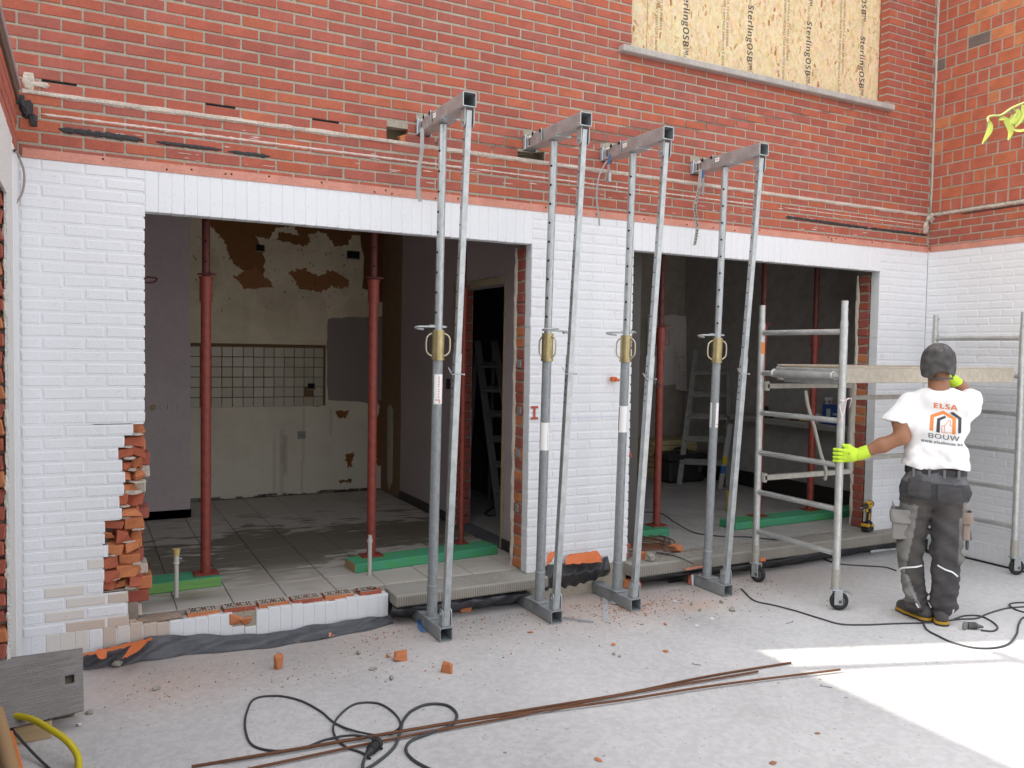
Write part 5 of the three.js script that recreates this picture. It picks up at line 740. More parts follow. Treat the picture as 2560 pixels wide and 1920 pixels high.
// ---------------------------------------------------------------- rubble
{ // row of perforated bricks left standing on the sill
  for (let i = 0; i < 6; i++) { const x = .87 + i * .196, t = thing('perforated_brick', ['first', 'second', 'third', 'fourth', 'fifth', 'sixth'][i] + ' perforated brick from the left in the row on the sill', 'brick', [x, FL - .012, -.075], 'perforated bricks bedded along the sill'); mesh('brick_body', chBox(i == 5 ? .14 : .18, .03, .09, .004, .003), i % 2 ? redMats[5] : orangeMat, t); mesh('dusty_top', chBox(i == 5 ? .136 : .176, .003, .086, .001, .002).translate(0, .0155, 0), M_dust, t); const g = []; for (const r of [-.034, -.024, .024, .034]) for (let k = 0; k < 9; k++) g.push(box(.008, .002, .004, -.07 + k * .0165 * (i == 5 ? .75 : 1), .0178, r + rr(-.001, .001))); for (const r of [-.012, 0, .012]) for (const k of [-.06, -.045, .045, .06]) g.push(box(.008, .002, .004, k * (i == 5 ? .75 : 1), .0178, r)); mesh('perforation', g, holeMat, t, 'stuff'); mesh('grip_hole', box(.03, .0025, .022, 0, .0178, 0), M({ color: lin(.20, .06, .03) }), t); }
  single('mortar_slab', 'broken mortar bed with a crack at the left end of the sill', 'mortar', [chunk(.34, .03, .14).translate(.62, FL - .022, -.06), chunk(.12, .04, .08).translate(.42, FL - .02, -.03), chunk(.08, .05, .07).translate(.36, FL - .025, -.06)], M({ color: lin(.36, .27, .22), map: mortarTex, bumpMap: brickBump, bumpScale: .004 }));
  const list = [ // px, py, size (m), flat, label
    [696, 1672, [.045, .075, .035], 'orange', 'upright broken orange brick piece left of the other brick pieces on the slab'], [1000, 1650, [.07, .04, .05], 'orange', 'flat broken orange brick piece in the middle of the yard'], [1117, 1680, [.055, .055, .04], 'orange', 'pointed broken orange brick piece right of the flat one'], [970, 1644, [.03, .018, .022], 'orange', 'small orange crumb beside the flat brick piece'], [933, 1675, [.06, .018, .022], 'grey', 'oblong grey mortar piece in the yard'], [978, 1700, [.024, .026, .024], 'grey', 'round grey pebble below the oblong mortar piece'], [896, 1636, [.032, .034, .03], 'grey', 'upright grey mortar lump near the crumpled sheet'], [292, 1668, [.06, .045, .05], 'grey', 'pale stone lying against the crumpled black sheet at left'], [390, 1725, [.045, .026, .035], 'grey', 'grey pebble left of the upright brick piece'], [1830, 1528, [.06, .036, .045], 'grey', 'largest grey stone in front of the scaffold wheel'], [1803, 1508, [.035, .028, .03], 'grey', 'square grey crumb behind the largest grey stone'], [1728, 1513, [.03, .022, .02], 'grey', 'small grey mortar crumb right of the third shoring frame'], [1750, 1528, [.03, .022, .025], 'grey', 'rounded grey crumb beside the white chip'], [1780, 1548, [.06, .006, .035], 'white', 'triangular white paint chip on the slab'], [1742, 1565, [.045, .008, .035], 'white', 'square white paint chip nearest the viewer'], [1686, 1505, [.04, .012, .03], 'white', 'white chip right of the third shoring frame'], [1663, 1562, [.035, .014, .02], 'orange', 'small flat orange flake before the third shoring frame'], [1534, 1612, [.05, .012, .03], 'orange', 'orange flakes between second shoring frame and steel bars'], [1664, 1630, [.04, .014, .03], 'orange', 'orange crumb behind the steel bars'], [1325, 1582, [.05, .01, .025], 'orange', 'flat orange flakes before the second shoring frame'], [1535, 1638, [.022, .018, .02], 'grey', 'left one of two round green-grey pebbles'], [1549, 1643, [.022, .02, .02], 'grey', 'right one of two round green-grey pebbles'], [1495, 1900, [.055, .006, .03], 'orange', 'orange leaf-like flake at the bottom of the picture'], [2043, 1834, [.035, .004, .025], 'brown', 'small round brown leaf in the shade'], [1932, 1908, [.04, .006, .03], 'brown', 'round brown leaf at the bottom edge'], [225, 1785, [.05, .02, .03], 'grey', 'flat brown stone beside the chequer plate'], [1735, 1460, [.10, .075, .05], 'brickw', 'red brick fragment with one white painted face beside the fourth shoring frame'], [1580, 1470, [.12, .07, .08], 'orange', 'red perforated brick half behind the third shoring frame'], [1585, 1448, [.10, .06, .07], 'orange', 'orange brick half leaning on the black sheet'], [1160, 1528, [.09, .045, .05], 'orange', 'orange brick piece behind the first shoring frame'], [1018, 1538, [.08, .04, .05], 'orange', 'orange brick piece at the wall end of the first foot beam']];
  const mm = { orange: orangeMat, grey: M({ color: lin(.34, .33, .29), map: mortarTex }), white: paintMat, brown: M({ color: lin(.30, .14, .08), roughness: .9 }), brickw: redMats[0] };
  for (const [px, py, s, m, lab] of list) { const p = G(px, py), o = single(m === 'orange' || m === 'brickw' ? 'brick_fragment' : m === 'white' ? 'paint_chip' : m === 'brown' ? 'dry_leaf' : 'mortar_piece', lab, m === 'orange' || m === 'brickw' ? 'brick piece' : m === 'white' ? 'paint chip' : m === 'brown' ? 'leaf' : 'stone', s[1] > .03 && m !== 'grey' ? chBox(...s, .006, .009).translate(0, s[1] / 2, 0) : chunk(...s), mm[m]); o.position.copy(p); o.rotation.y = rr(0, 3); if (m === 'brickw') { o.rotation.set(0, -.4, .1); const f = mesh('painted_side', chBox(.07, .078, .008, .002).translate(.01, .04, .028), paintMat, o); } }
  // bricks on the slab by the bent bars
  [[1690, 1378, .09], [1600, 1395, .07], [1625, 1402, .06], [1570, 1388, .08]].forEach(([px, py, s], i) => { const p = G(px, py, FL), o = single('brick_fragment', ['orange brick half with grip hole on the slab edge', 'broken brick among the bent bars', 'brick lump on the slab beside the third shoring frame', 'brick lump at the foot of the white pier'][i], 'brick piece', chBox(s, .05, s * .7, .006, .01).translate(0, .027, 0), i ? pick([orangeMat, redMats[4], mm.grey]) : orangeMat); o.position.copy(p); o.rotation.y = rr(0, 3); });
  // small crumbs nobody could count
  const bits = [[], [], []]; const keep = seed; seed = 321;
  const put = (x, z, s, k, y = 0) => bits[k].push([x, y, z, s]);
  for (let i = 0; i < 520; i++) { const x = rr(1.6, 4.9), z = .18 + Math.abs(rr(-1, 1) * rr(0, 1)) * .9; put(x, z, rr(.004, .014), rnd() < .25 ? 1 : 0); }
  for (let i = 0; i < 260; i++) put(3.5 + rr(-1, 1) * rr(0, .5), .4 + rr(-1, 1) * rr(0, .3), rr(.004, .016), rnd() < .5 ? 1 : 0);
  for (let i = 0; i < 200; i++) put(rr(.35, 1.9), rr(.22, .75), rr(.003, .012), rnd() < .2 ? 1 : 0);
  for (let i = 0; i < 420; i++) put(rr(0, 5.4), rr(.4, 3.2), rr(.0025, .007), rnd() < .12 ? 1 : 0);
  for (let i = 0; i < 160; i++) put(rr(.35, 1.95), rr(-.13, -.005), rr(.004, .014), rnd() < .4 ? 1 : 0, FL - .004);
  for (let i = 0; i < 150; i++) put(3.8 + rr(0, .7), rr(-.2, .1), rr(.004, .016), rnd() < .5 ? 1 : 0, FL - .008);
  for (let i = 0; i < 90; i++) put(rr(.5, 3), rr(-.4, -2.2), rr(.003, .008), 0, FL - .004);
  for (let i = 0; i < 60; i++) put(rr(2.2, 4.6), rr(.2, 1), rr(.005, .013), 2);
  bits.forEach((b, k) => { const m = new THREE.InstancedMesh(chunk(1, .6, .8), k === 1 ? orangeMat : k === 2 ? paintMat : M({ color: lin(.20, .18, .15) }), b.length), o = new THREE.Object3D(); b.forEach(([x, y, z, s], i) => { o.position.set(x, y, z); o.rotation.set(rr(-.3, .3), rr(0, 6), rr(-.3, .3)); o.scale.set(s * rr(.8, 1.6), s * rr(.5, 1), s); o.updateMatrix(); m.setMatrixAt(i, o.matrix); }); m.name = numbered('rubble'); m.castShadow = m.receiveShadow = true; m.userData = { label: ['grey mortar crumbs scattered over the yard and sills', 'orange brick crumbs scattered over the yard and sills', 'white paint crumbs scattered before the shoring frames'][k], category: 'rubble', kind: 'stuff' }; scene.add(m); });
  seed = keep;
  const nail = (px, py, qx, qy, l) => single('nail', l, 'nail', [rod(G(px, py).add(V(0, .003, 0)), G(qx, qy).add(V(0, .003, 0)), .0022, 6), new THREE.CylinderGeometry(.006, .006, .002, 10).rotateX(1.2).translate(...G(px, py).add(V(0, .006, 0)).toArray())], galvDull);
  nail(1732, 1661, 1752, 1664, 'nail lying behind the steel bars'); nail(1981, 1556, 1965, 1560, 'nail lying left of the scaffold wheel'); nail(2053, 1716, 2080, 1720, 'nail at the edge of the sunlit patch');
  single('lashing_strap', 'grey strap lying flat on the ground between second and third shoring frames', 'strap', band([G(1512, 1480).add(V(0, .012, 0)), G(1513, 1510).add(V(0, .004, 0)), G(1515, 1545).add(V(0, .004, 0)), G(1516, 1556).add(V(0, .003, 0))], .035, V(.9, 0, .4)), strapGrey);
  single('lashing_strap', 'grey strap tail curving out of the second foot beam', 'strap', band([G(1408, 1548).add(V(0, .01, 0)), G(1440, 1554).add(V(0, .012, 0)), G(1484, 1558).add(V(0, .004, 0))], .022, V(.2, .8, .5)), strapGrey);
  single('lashing_strap', 'grey and blue strap hanging over the third foot beam', 'strap', band([W(1524, 1478, .25), G(1530, 1495).add(V(-.02, .03, 0)), G(1540, 1512).add(V(-.01, .008, 0)), G(1556, 1508).add(V(0, .02, 0))], .03, V(.6, .2, .7)), strapGrey);
  single('lashing_strap', 'blue buckled strap beside the first foot beam', 'strap', band([W(1050, 1548, .2), G(1047, 1565).add(V(0, .03, 0)), G(1060, 1582).add(V(0, .006, 0)), G(1078, 1582).add(V(0, .012, 0))], .03, V(.7, .1, .6)), strapBlue);
  single('lashing_strap', 'blue strap beside the second foot beam', 'strap', band([G(1282, 1512).add(V(0, .006, 0)), G(1305, 1510).add(V(0, .016, 0)), G(1325, 1516).add(V(0, .03, 0)), G(1335, 1530).add(V(0, .006, 0))], .03, V(.4, .4, .7)), strapBlue);
  single('black_strip', 'short black plastic strip lying before the black sheet', 'strip', chBox(.13, .012, .02, .002).translate(...G(1690, 1455).add(V(0, .007, 0)).toArray()), blackMat);
  single('orange_tool', 'small orange tool with black grip fixed on the white pier', 'tool', [chBox(.035, .02, .05, .004).translate(...W(1540, 950, .03).toArray()), chBox(.05, .035, .03, .006).translate(...W(1534, 948, .03).toArray())], M({ color: lin(.55, .12, .03), roughness: .6 }));
  { const p = W(1336, 1032, .004), t = single('red_mark', 'red I-beam shaped mark on the white pier', 'mark', [bb(-.028, .028, .03, .045, 0, .002), bb(-.008, .008, -.03, .03, 0, .002), bb(-.028, .028, -.045, -.03, 0, .002)], M({ color: lin(.42, .09, .05), roughness: .9 })); t.position.copy(p); }
  { const a = W(1325, 1047, .0065), b = W(1548, 1043, .0065); single('chalk_line', 'faint blue level line drawn across the white pier', 'mark', bb(a.x, b.x, a.y - .002, a.y + .002, .001, .0022), M({ color: lin(.55, .60, .75) })); }
}
// ---------------------------------------------------------------- near left corner
{
  const t = thing('chequer_plate', 'grey steel plate with a square hole leaning in the left foreground corner', 'steel plate');
  const BL = W(-40, 1838, .92), BR = W(208, 1778, .80), TR = W(205, 1622, .60), TL = W(-40, 1655, .74); const ux = BR.clone().sub(BL).normalize(), nz = ux.clone().cross(TR.clone().sub(BR)).normalize(), vy = nz.clone().cross(ux);
  const uvp = (p) => { const q = p.clone().sub(BL); return new THREE.Vector2(q.dot(ux), q.dot(vy)); }, hit = (px, py) => { const d = ray(px, py); return CAM.clone().addScaledVector(d, BL.clone().sub(CAM).dot(nz) / d.dot(nz)); };
  const sh = new THREE.Shape([BL, BR, TR, hit(-40, 1655)].map(uvp)); const hc = [[160, 1693], [184, 1688], [184, 1709], [161, 1714]].map(a => uvp(hit(...a))); sh.holes.push(new THREE.Path(hc));
  const pm = M({ color: lin(.20, .185, .18), map: dtex(512, (i, j, k) => { const v = .6 + .6 * nS[k] + .3 * (nD[k] - .5); return [v, v * .97, v * .95]; }, 3.5), bumpMap: gtex(512, nS, 0, 1, 3.5), bumpScale: .003, roughness: .6, metalness: .2 });
  const pg = mesh('plate', uvBox(new THREE.ExtrudeGeometry(sh, { depth: .012, bevelEnabled: false })), pm, t); pg.applyMatrix4(new THREE.Matrix4().makeBasis(ux, vy, nz).setPosition(BL));
  { const g = [], bump = chBox(.020, .005, .002, .0008); for (let y = .012, r = 0; y < .26; y += .013, r++) for (let x = .015 + (r & 1) * .013; x < .33; x += .026) { if (x > hc[0].x - .015 && x < hc[1].x + .015 && y > hc[2].y - .01 && y < hc[1].y + .012) continue; g.push(bump.clone().translate(x, y, .0125)); } mesh('backing_board', uvBox(new THREE.ExtrudeGeometry(new THREE.Shape([BL, BR, TR, hit(-40, 1655)].map(uvp).map((q, i) => new THREE.Vector2(q.x + (i == 1 || i == 2 ? -.015 : 0), q.y + (i > 1 ? -.015 : .012)))), { depth: .02, bevelEnabled: false }).translate(0, 0, -.034)), M({ color: lin(.10, .075, .055), roughness: .9 }), t).applyMatrix4(new THREE.Matrix4().makeBasis(ux, vy, nz).setPosition(BL)); const b = mesh('tread_bump', g, pm, t, 'stuff'); b.applyMatrix4(new THREE.Matrix4().makeBasis(ux, vy, nz).setPosition(BL)); }
  single('timber_block', 'sawn yellow timber block under the plate in the left foreground', 'timber', chBox(.22, .075, .10, .005, .003).translate(0, .0375, 0), woodMat).position.set(.03, 0, .80);
  single('timber_block', 'darker timber bearer behind the foot of the steel plate', 'timber', chBox(.26, .06, .12, .005, .003).translate(0, .036, 0), M({ color: lin(.2, .15, .1), map: woodMat.map })).position.set(.10, 0, .60);
  single('garden_hose', 'yellow hose arching over the timber block in the left foreground', 'hose', tube([V(-.35, .12, 1.3), G(-30, 1790, .1), G(10, 1788, .12), G(70, 1795, .13), G(120, 1820, .12), G(165, 1850, .09), G(192, 1885, .05), G(197, 1925, .02), G(190, 1990, .02)], .0135, 60, 12), M({ color: lin(.62, .50, .02), map: paintTex, roughness: .45 }));
  single('cardboard_tube', 'brown cardboard tube standing at the left edge of the foreground', 'tube', rod(G(45, 1990, .0), V(G(-12, 1790, .2).x, .22, G(-12, 1790, .2).z), .03, 20), M({ color: lin(.36, .22, .11), roughness: .9, map: paintTex }));
  single('orange_lath', 'orange edged strip against the cardboard tube', 'strip', barGeo(G(62, 1990, 0).add(V(.01, 0, 0)), G(24, 1830, .09), .022, .01), M({ color: lin(.72, .20, .05), roughness: .6 }));
  cable('thin_cable', 'dark cable lying across the timber block at the bottom left', [[20, 1860, .08], [50, 1885, .06], [90, 1905, .02], [130, 1930, .0], [170, 1960, 0]], .0055);
  single('clear_bag', 'scrap of clear plastic at the left edge above the hose', 'plastic bag', patch([[G(-20, 1640, .22), G(2, 1660, .2)], [G(-20, 1690, .16), G(20, 1700, .15)], [G(5, 1712, .12), G(26, 1712, .12)]], 8, 8, .012, 41), M({ color: lin(.6, .6, .62), roughness: .3, side: THREE.DoubleSide, transparent: false }));
  single('foil_scrap', 'shiny scrap of foil on the ground beside the plate', 'foil', chunk(.03, .014, .03).translate(...G(198, 1815).toArray()), M({ color: lin(.8, .8, .8), metalness: .9, roughness: .2 }));
}
// ---------------------------------------------------------------- sunlit twig hanging into the right edge
{
  const t = thing('tree_branch', 'thin sunlit twig with narrow yellow-green leaves at the right edge', 'branch'); const D = 2.55, P = (px, py, o = 0) => CAM.clone().addScaledVector(ray(px, py), D + o);
  mesh('twig', [tube([P(2600, 240, -.1), P(2560, 257), P(2530, 270), P(2502, 288), P(2478, 290), P(2470, 294), P(2471, 304)], .0036, 40, 6), tube([P(2530, 270), P(2541, 281), P(2536, 294)], .002, 10, 5)], M({ color: lin(.42, .46, .16), roughness: .7 }), t);
  const lm = new THREE.MeshPhysicalMaterial({ color: lin(.50, .60, .10), roughness: .55, side: THREE.DoubleSide, transmission: .35, thickness: 0 });
  const leaf = (pts, w, tilt) => { const c = new THREE.CatmullRomCurve3(pts), n = 14, pos = [], idx = []; for (let i = 0; i <= n; i++) { const u = i / n, p = c.getPoint(u), q = c.getTangent(u), s = q.clone().cross(V(-.6, tilt, .8)).normalize().multiplyScalar(w * Math.pow(Math.sin(Math.PI * Math.min(1, u * .93 + .05)), .8)); pos.push(p.clone().sub(s), p.clone().add(V(0, -.003 * Math.sin(3 * u), .002)), p.clone().add(s)); } for (let i = 0; i < n; i++) for (const k of [0, 1]) { const a = 3 * i + k; idx.push(a, a + 3, a + 1, a + 1, a + 3, a + 4); } const g = new THREE.BufferGeometry().setFromPoints(pos); g.setIndex(idx); g.computeVertexNormals(); return mesh('leaf', g, lm, t); };
  leaf([P(2471, 300), P(2476, 312), P(2474, 326), P(2467, 340), P(2455, 360)], .0085, .2); leaf([P(2497, 300), P(2510, 296), P(2522, 312), P(2527, 330), P(2520, 351)], .0105, .4); leaf([P(2541, 272), P(2545, 284), P(2534, 298), P(2524, 310), P(2536, 320)], .012, .1); leaf([P(2566, 275), P(2554, 290), P(2545, 305), P(2539, 318)], .010, .3); leaf([P(2524, 318), P(2538, 325), P(2552, 326), P(2575, 320)], .008, .9); leaf([P(2556, 262), P(2560, 276), P(2556, 290)], .009, .3);
}

// ---------------------------------------------------------------- the worker
const P3 = new ImprovedNoise(), ns = (x, y, z) => P3.noise(x + 11.3, y + 5.7, z + 2.9);
function surfaceNet(f, mn, mx, h, colorFn) {
  const n = [0, 1, 2].map(i => Math.ceil((mx[i] - mn[i]) / h) + 1), [nx, ny, nz] = n, val = new Float32Array(nx * ny * nz), id = (i, j, k) => (k * ny + j) * nx + i;
  for (let k = 0; k < nz; k++) for (let j = 0; j < ny; j++) for (let i = 0; i < nx; i++) val[id(i, j, k)] = f(mn[0] + i * h, mn[1] + j * h, mn[2] + k * h);
  const vid = new Int32Array(nx * ny * nz).fill(-1), pos = [], idx = [];
  for (let k = 0; k < nz - 1; k++) for (let j = 0; j < ny - 1; j++) for (let i = 0; i < nx - 1; i++) {
    let m = 0; const c = []; for (let q = 0; q < 8; q++) { const v = val[id(i + (q & 1), j + (q >> 1 & 1), k + (q >> 2))]; c.push(v); if (v < 0) m |= 1 << q; } if (!m || m === 255) continue;
    let x = 0, y = 0, z = 0, s = 0; for (let a = 0; a < 8; a++) for (const b of [1, 2, 4]) if (!(a & b)) { const e = a | b; if ((m >> a & 1) !== (m >> e & 1)) { const t = c[a] / (c[a] - c[e]); x += (a & 1) + (b === 1 ? t : 0); y += (a >> 1 & 1) + (b === 2 ? t : 0); z += (a >> 2) + (b === 4 ? t : 0); s++; } }
    vid[id(i, j, k)] = pos.length / 3; pos.push(mn[0] + (i + x / s) * h, mn[1] + (j + y / s) * h, mn[2] + (k + z / s) * h);
  }
  const quad = (a, b, c, d, fl) => { if (a < 0 || b < 0 || c < 0 || d < 0) return; fl ? idx.push(a, c, b, a, d, c) : idx.push(a, b, c, a, c, d); };
  for (let k = 1; k < nz - 1; k++) for (let j = 1; j < ny - 1; j++) for (let i = 1; i < nx - 1; i++) {
    const v = val[id(i, j, k)] < 0;
    if (v !== val[id(i + 1, j, k)] < 0) quad(vid[id(i, j - 1, k - 1)], vid[id(i, j, k - 1)], vid[id(i, j, k)], vid[id(i, j - 1, k)], !v);
    if (v !== val[id(i, j + 1, k)] < 0) quad(vid[id(i - 1, j, k - 1)], vid[id(i, j, k - 1)], vid[id(i, j, k)], vid[id(i - 1, j, k)], v);
    if (v !== val[id(i, j, k + 1)] < 0) quad(vid[id(i - 1, j - 1, k)], vid[id(i, j - 1, k)], vid[id(i, j, k)], vid[id(i - 1, j, k)], !v);
  }
  const g = new THREE.BufferGeometry(); g.setAttribute('position', new THREE.Float32BufferAttribute(pos, 3)); g.setIndex(idx);
  const e = h * .5, nor = new Float32Array(pos.length); for (let q = 0; q < pos.length; q += 3) { const [x, y, z] = pos.slice(q, q + 3); const v = V(f(x + e, y, z) - f(x - e, y, z), f(x, y + e, z) - f(x, y - e, z), f(x, y, z + e) - f(x, y, z - e)).normalize(); nor[q] = v.x; nor[q + 1] = v.y; nor[q + 2] = v.z; }
  g.setAttribute('normal', new THREE.BufferAttribute(nor, 3));
  const uv = []; for (let q = 0; q < pos.length; q += 3) uv.push((pos[q] + pos[q + 2]) * 1.0, pos[q + 1]); g.setAttribute('uv', new THREE.Float32BufferAttribute(uv, 2));
  if (colorFn) { const c = []; for (let q = 0; q < pos.length; q += 3) c.push(...colorFn(pos[q], pos[q + 1], pos[q + 2])); g.setAttribute('color', new THREE.Float32BufferAttribute(c, 3)); }
  return g;
}
const cone = (ax, ay, az, bx, by, bz, r1, r2) => { const dx = bx - ax, dy = by - ay, dz = bz - az, L = dx * dx + dy * dy + dz * dz || 1e-9; return (x, y, z) => { const t = cl01(((x - ax) * dx + (y - ay) * dy + (z - az) * dz) / L); return Math.hypot(x - ax - t * dx, y - ay - t * dy, z - az - t * dz) - (r1 + (r2 - r1) * t); }; };
const ell = (cx, cy, cz, rx, ry, rz) => (x, y, z) => { const a = (x - cx) / rx, b = (y - cy) / ry, c = (z - cz) / rz, k = Math.hypot(a, b, c); return (k - 1) * Math.min(rx, ry, rz) * (k < 1 ? 1 : 1); };
const smin = (a, b, k) => { const h = Math.max(k - Math.abs(a - b), 0) / k; return Math.min(a, b) - h * h * k * .25; };
const blend = (list, k) => (x, y, z) => { let d = 1e3; for (const f of list) d = smin(d, f(x, y, z), k); return d; };
{
  const O = V(5.15, 0, 1.45), TH = -0.963, t = thing('person', 'man in white T-shirt, grey work trousers and cap, seen from behind holding the scaffold', 'person', O.toArray()); t.rotation.y = TH;
  const er = V(Math.cos(TH), 0, -Math.sin(TH)), ez = V(Math.sin(TH), 0, Math.cos(TH)), loc = (p) => { const q = p.clone().sub(O); return [q.dot(er), q.y, q.dot(ez)]; };
  const skinM = M({ color: lin(.33, .155, .085), roughness: .55, map: dtex(256, (i, j, k) => { const v = .9 + .2 * (nA[k] - .5) + .12 * (nB[k] - .5); return [v, v * .97, v * .95]; }, 3) });
  // bare skin: head, neck, arms (one surface, running on under the clothes)
  const eL = [-.212, 1.195, .09], wL = [-.462, 1.068, .105];
  const skin = blend([ell(-.022, 1.672, -.02, .078, .105, .098), ell(-.022, 1.61, -.055, .06, .07, .07), cone(-.022, 1.61, .012, -.012, 1.46, .03, .058, .066), cone(-.12, 1.45, .02, .10, 1.45, .02, .05, .05), cone(-.09, 1.25, .0, .07, 1.25, .0, .09, .09), cone(-.08, 1.05, .0, .05, 1.05, .0, .085, .085),
    cone(-.17, 1.41, .02, ...[-.225, 1.29, .07], .054, .051), cone(-.225, 1.29, .07, ...eL, .050, .043), cone(...eL, -.33, 1.135, .10, .046, .045), cone(-.33, 1.135, .10, ...wL, .045, .030),
    cone(.15, 1.41, -.01, .165, 1.45, -.26, .052, .045), cone(.165, 1.45, -.26, .10, 1.525, -.2, .045, .04), cone(.10, 1.525, -.2, .055, 1.57, -.16, .038, .03),
    cone(-.1, .9, 0, -.14, .5, -.01, .07, .05), cone(-.14, .5, -.01, -.1, .12, .0, .05, .04), cone(.06, .9, 0, .05, .5, -.01, .07, .05), cone(.05, .5, -.01, .05, .12, 0, .05, .04)], .03);
  const nose = blend([skin, cone(-.022, 1.68, -.112, -.022, 1.635, -.142, .008, .014), ell(-.107, 1.645, -.005, .012, .032, .02), ell(.063, 1.645, -.005, .012, .032, .02)], .012);
  mesh('body', surfaceNet(nose, [-.52, .04, -.34], [.26, 1.80, .18], .0105), skinM, t);
  mesh('hair', surfaceNet((x, y, z) => Math.max(ell(-.022, 1.672, -.012, .083, .108, .102)(x, y, z), 1.572 + (z < .02 ? (.02 - z) * 1.2 : 0) - y, y - 1.67), [-.14, 1.56, -.14], [.09, 1.70, .12], .006), M({ color: lin(.035, .025, .02), roughness: .9 }), t);
  mesh('eye', [-.052, .008].map(x => new THREE.SphereGeometry(.011, 10, 8).translate(x, 1.668, -.112)), M({ color: lin(.5, .48, .45), roughness: .3 }), t);
  mesh('glasses_arm', tube([V(-.106, 1.672, .02), V(-.112, 1.678, -.02), V(-.10, 1.678, -.1)], .0028, 12, 6), blackMat, t);
  // cap worn with the strap gap at the back
  const capD = (x, y, z) => { const yy = (y - 1.688) * Math.cos(.28) - (z + .01) * Math.sin(.28), zz = (y - 1.688) * Math.sin(.28) + (z + .01) * Math.cos(.28); const a = (x + .024) / .1005, b = yy / .114, c = zz / .118; let d = (Math.hypot(a, yy < 0 ? b * .45 : b, c) - 1) * .1 + .0025 * ns(x * 30, y * 30, z * 30); d = Math.max(Math.abs(d) - .0035, 1.602 - z * .26 - y); const gap = Math.hypot((x - .004) / .056, (y - 1.580) / .042) - 1; if (z > .03) d = Math.max(d, -gap * .036); return d; };
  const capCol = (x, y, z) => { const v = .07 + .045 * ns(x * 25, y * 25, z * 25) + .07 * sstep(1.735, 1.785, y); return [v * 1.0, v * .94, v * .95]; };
  const cap = mesh('cap', surfaceNet(capD, [-.14, 1.58, -.15], [.10, 1.82, .14], .0042, capCol), M({ vertexColors: true, roughness: .95, map: paintTex }), t);
  mesh('cap_button', new THREE.SphereGeometry(.0075, 10, 8).scale(1, 1, .7).translate(-.010, 1.752, .088), M({ color: lin(.2, .18, .19) }), cap); mesh('cap_strap', tube([V(-.062, 1.582, .082), V(-.01, 1.579, .098), V(.062, 1.582, .082)], .0065, 16, 6), M({ color: lin(.10, .09, .09) }), cap);
  for (const a of [-.9, -.3, .35, .95]) mesh('cap_seam', tube(Array.from({ length: 7 }, (_, i) => { const u = i / 6 * 1.25; const px = -.022 + .1005 * Math.sin(a) * Math.sin(u), yy = .1145 * Math.cos(u), zz = .1145 * Math.cos(a) * Math.sin(u); return V(px, 1.685 + yy * Math.cos(.28) + zz * Math.sin(.28) * 1, -.01 - yy * Math.sin(.28) * -1 + zz * Math.cos(.28)); }), .0012, 20, 4), M({ color: lin(.05, .045, .045) }), cap);
  mesh('cap_bill', surfaceNet((x, y, z) => { const yy = y - 1.675 + (z + .1) * .1 + (x + .022) ** 2 * 2.2; return Math.max(Math.hypot((x + .022) / .085, (z + .10) / .105) * .09 - .09, Math.abs(yy) - .004); }, [-.13, 1.62, -.23], [.09, 1.73, -.08], .005), M({ color: lin(.08, .075, .078), roughness: .95 }), cap);
  // T-shirt
  const fold = (x, y, z) => .011 * ns(x * 9 - y * 7, y * 16 + x * 12, z * 5) * sstep(1.36, 1.05, y) + .006 * Math.sin(26 * (y + .75 * x) + 4 * ns(x * 8, y * 8, 0)) * sstep(1.25, 1.02, y) + .006 * ns(x * 26 - y * 14, y * 12, 3) + .006 * Math.sin(48 * y + 5 * x + 5 * ns(x * 10, y * 5, 1)) * sstep(1.1, 1.02, y);
  const torso = blend([cone(-.165, 1.405, .015, .14, 1.40, .015, .072, .072), cone(-.115, 1.27, .02, .075, 1.27, .02, .095, .095), cone(-.11, 1.1, .0, .065, 1.1, .0, .1, .1), cone(-.105, 1.0, .0, .07, 1.0, .0, .105, .105), cone(-.085, 1.462, .024, .068, 1.458, .024, .052, .052), cone(-.06, 1.462, .05, .045, 1.46, .05, .05, .05)], .05);
  const sl = cone(-.175, 1.40, .02, -.262, 1.285, .07, .073, .083), sr = cone(.145, 1.40, 0, .165, 1.435, -.2, .075, .078);
  const slv = (x, y, z) => { const dx = -.087, dy = -.115, dz = .05, L = Math.hypot(dx, dy, dz); return Math.max(sl(x, y, z), ((x + .250) * dx * .25 + (y - 1.285) * dy * 1.1 + (z - .07) * dz * .3) / L); };
  const srv = (x, y, z) => Math.max(sr(x, y, z), -.22 - z);
  const shirtSolid = (x, y, z) => smin(smin(torso(x, y, z), slv(x, y, z), .045), srv(x, y, z), .05) + fold(x, y, z);
  const neckHole = (x, y, z) => Math.hypot((x + .014) / .068, (z - .022) / .066) * .067 - .067;
  const shirt = (x, y, z) => Math.max(shirtSolid(x, y, z), 1.002 + .012 * Math.sin(x * 22) - y, y > 1.505 ? -neckHole(x, y, z) : -1);
  const shirtM = M({ color: lin(.82, .82, .84), roughness: .9, bumpMap: gtex(512, nD, 0, 1, 6), bumpScale: .0008 });
  const sh = mesh('t_shirt', surfaceNet(shirt, [-.37, .97, -.26], [.27, 1.53, .2], .0078), shirtM, t);
  const surfZ = (f, x, y) => { let z = .3; for (let i = 0; i < 90; i++) { const d = f(x, y, z); if (d < .0006) break; z -= Math.max(.0006, d * .6); if (z < -.2) break; } return z; };
